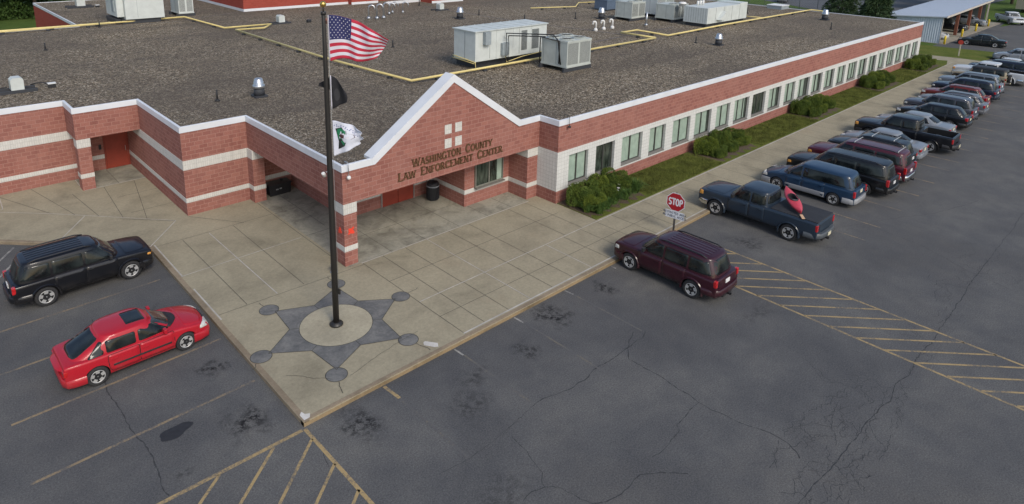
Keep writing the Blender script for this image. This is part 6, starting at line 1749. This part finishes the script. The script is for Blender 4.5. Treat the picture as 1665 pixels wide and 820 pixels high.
# vehicle shed -------------------------------------------------------------------------
t = thing('vehicle_shed', 'open fronted metal shed with pale corrugated end wall and brown posts', 'shed', (100.5, 23, 0))
def S_(nm, b, m, p=t): return obj(nm, b, m, p, world=True)
b = bmesh.new(); x0, x1, ya, yb = 100.5, 132.8, 23.0, 29.6; k = 0; n = 26
pts = []
for k in range(n*2+1): pts.append((x0-(.05 if (k//1) % 2 else 0), ya+(yb-ya)*k/(n*2)))
va = [b.verts.new((p[0], p[1], -.02)) for p in pts]; vb = [b.verts.new((p[0], p[1], 3.40-.45*(p[1]-ya)/(yb-ya))) for p in pts]
for k in range(len(pts)-1): b.faces.new((va[k], va[k+1], vb[k+1], vb[k]))
S_('end_wall', b, simple('corrugated_sheet', (.46,.52,.58), .5, var=.1))
b = bmesh.new(); box(b, x0+.02, x1, yb-.1, yb, -.02, 2.95); box(b, x1-.1, x1, ya+.3, yb-.11, -.02, 2.95); S_('rear_wall', b, simple('shed_inner', (.07,.085,.09), .8))
b = bmesh.new()
q = [(ya-.45, 3.42), (ya-.45, 3.55), (yb+.3, 3.05), (yb+.3, 2.92)]
va = [b.verts.new((x0-.35, y, z)) for y, z in q]; vb = [b.verts.new((x1+.35, y, z)) for y, z in q]
for i in range(4): b.faces.new((va[i], va[(i+1) % 4], vb[(i+1) % 4], vb[i]))
b.faces.new(va); b.faces.new(vb)
S_('shed_roof', b, M['roof_metal'])
b = bmesh.new(); box(b, x0-.37, x1+.37, ya-.50, ya-.452, 3.34, 3.60); S_('roof_fascia', b, simple('fascia_paint', (.50,.46,.40), .6))
b = bmesh.new()
for k in range(33): 
    xx = x0+k*1.0; vs = [(xx-.02, ya-.44, 3.553), (xx+.02, ya-.44, 3.553), (xx+.02, yb+.29, 3.055), (xx-.02, yb+.29, 3.055)]
    lo = [b.verts.new(v) for v in vs]; hi = [b.verts.new((v[0], v[1], v[2]+.04)) for v in vs]; b.faces.new(hi)
    for i in range(4): b.faces.new((lo[i], lo[(i+1) % 4], hi[(i+1) % 4], hi[i]))
S_('roof_rib', b, M['roof_metal'])
for x in (110.8, 119.3, 127.0):
    b = bmesh.new(); box(b, x-.22, x+.22, ya, ya+.35, 0, 3.38); S_('post', b, M['wood_red'])
b = bmesh.new(); box(b, x1-.1, x1+.1, ya-.1, ya+.1, 0, 3.36); box(b, x0-.06, x0+.1, ya-.08, ya-.0, 0, 3.38); S_('post', b, simple('pale_trim', (.50,.46,.40), .6))
bm = bmesh.new(); prism(bm, [(100.2,22.9),(133,22.9),(133,30),(100.2,30)], -.02, .015); tag(obj('shed_floor', bm, M['porch']), kind='structure')
bm = bmesh.new(); prism(bm, [(100.0,22.3),(133.2,22.3),(133.2,22.85),(100.0,22.85)], -.02, .03); tag(obj('shed_kerb', bm, M['path']), kind='structure')
for i, (x, y) in enumerate(((100.3,22.35),(109.7,22.6),(117.8,22.7),(125.9,22.8))):
    t = thing('bollard', 'yellow bollard %s' % ('at the corrugated end of the shed', 'second from the corrugated end of the shed', 'third from the corrugated end of the shed', 'farthest along the shed front')[i], 'bollard', (x, y, 0), 0, 'yellow bollards in front of the shed')
    b = bmesh.new(); lathe(b, [(.13,0),(.13,1.0),(.09,1.10),(.02,1.13)], (0,0,0), 12); obj('bollard_body', b, M['bollard'], t)
t = bpy.data.objects['vehicle_shed']; t.rotation_euler = (0, 0, R(2.6))
# far upper right ---------------------------------------------------------------------
bm = bmesh.new(); sheet(bm, [(119,39),(150,31),(230,30),(230,90),(140,75),(128,54)], -.012); tag(obj('far_road', bm, simple('far_asphalt', (.085,.087,.092), .9, var=.2, scale=.3)), kind='structure')
bm = bmesh.new(); sheet(bm, [(127,21.5),(175,14.5),(175,25),(134,25.5),(133.3,22)], .006); tag(obj('far_grass', bm, M['field']), kind='structure')
# tall chain-link fence
t = thing('chain_link_fence', 'tall chain-link fence with thin posts beyond the far end of the roof', 'fence', (118, 50, 0))
b = bmesh.new(); A0, A1 = Vector((121,58)), Vector((113,37)); n = 9
A0, A1 = Vector((122,66)), Vector((123.5,38))
for k in range(n+1):
    p = A0.lerp(A1, k/n); bb = bmesh.new(); tube(bb, [(p.x,p.y,0),(p.x,p.y,4.2)], .05, 6); obj('fence_post', bb, M['chain'], t, world=True)
d = (A1-A0); L = d.length
for z in (4.1, 2.1, .1): tube(b, [(A0.x,A0.y,z),(A1.x,A1.y,z)], .03, 5)
obj('rail', b, M['chain'], t, world=True)
b = bmesh.new(); m_ = int(L/.45); dn = d.normalized()
for k in range(-9, m_):
    for sg in (1, -1):
        s0 = k*.45; s1 = s0+4.0
        if sg < 0: s0, s1 = s1, s0
        za, zb2 = 0.1, 4.1
        lo_, hi_ = (s0, s1)
        def clampt(s): return max(0, min(L, s))
        c0, c1 = clampt(s0), clampt(s1)
        if abs(c0-c1) < .1: continue
        z0_ = za+(zb2-za)*abs(c0-s0)/4.0; z1_ = zb2-(zb2-za)*abs(c1-s1)/4.0
        p = A0+dn*c0; q = A0+dn*c1; tube(b, [(p.x,p.y,z0_),(q.x,q.y,z1_)], .008, 3, caps=False)
obj('wire_mesh', b, M['chain'], t, world=True)
t = thing('road_sign', 'small red sign on a post beside the far road', 'traffic sign', (142, 43.6, 0))
b = bmesh.new(); tube(b, [(0,0,0),(0,0,2.2)], .05, 6); obj('post', b, M['galv'], t)
b = bmesh.new(); lathe(b, [(.5,0),(.5,.03)], (-.07,0,2.3), 8, axis='x'); obj('plate', b, M['stop_red'], t)
vehicle('parked_car', 'dark car on the grass beyond the far end of the roof', 'car', sedan(), loc=(133,58,0), rz=20, paintm=PM['greysilver'])
# camper trailers at the extreme upper right
def trailer(x, y, rz, L, h, m, label):
    t = thing('travel_trailer', label, 'trailer', (x, y, 0), R(rz))
    b = bmesh.new(); prism_y(b, [(-L/2,.7),(L/2,.7),(L/2,h-.5),(L/2-.6,h),(-L/2+.3,h),(-L/2,h-.3)], -1.2, 1.2); obj('trailer_body', b, m, t)
    for s in (-1.205, 1.205):
        for k in (-.3, .1): 
            b = bmesh.new(); ys = sorted((s, s*1.003)); box(b, L*k, L*k+.9, ys[0]-.002, ys[1]+.002, 1.5, 2.2); obj('side_window', b, M['car_glass'], t)
    for xx in (-.5, .5):
        for s in (1, -1): make_wheel(t, xx, s*1.12, .36, .22, s)
    b = bmesh.new(); box(b, L/2, L/2+1.2, -.06, .06, .5, .6); obj('drawbar', b, M['trim'], t)
trailer(157, 22.5, -8, 8, 3.4, simple('trailer_tan', (.42,.37,.28), .6), 'tan camper trailer at the upper right behind the white pickup')
trailer(160, 31.5, 20, 6, 2.9, simple('trailer_white', (.50,.54,.56), .5), 'white camper trailer beyond the shed end')
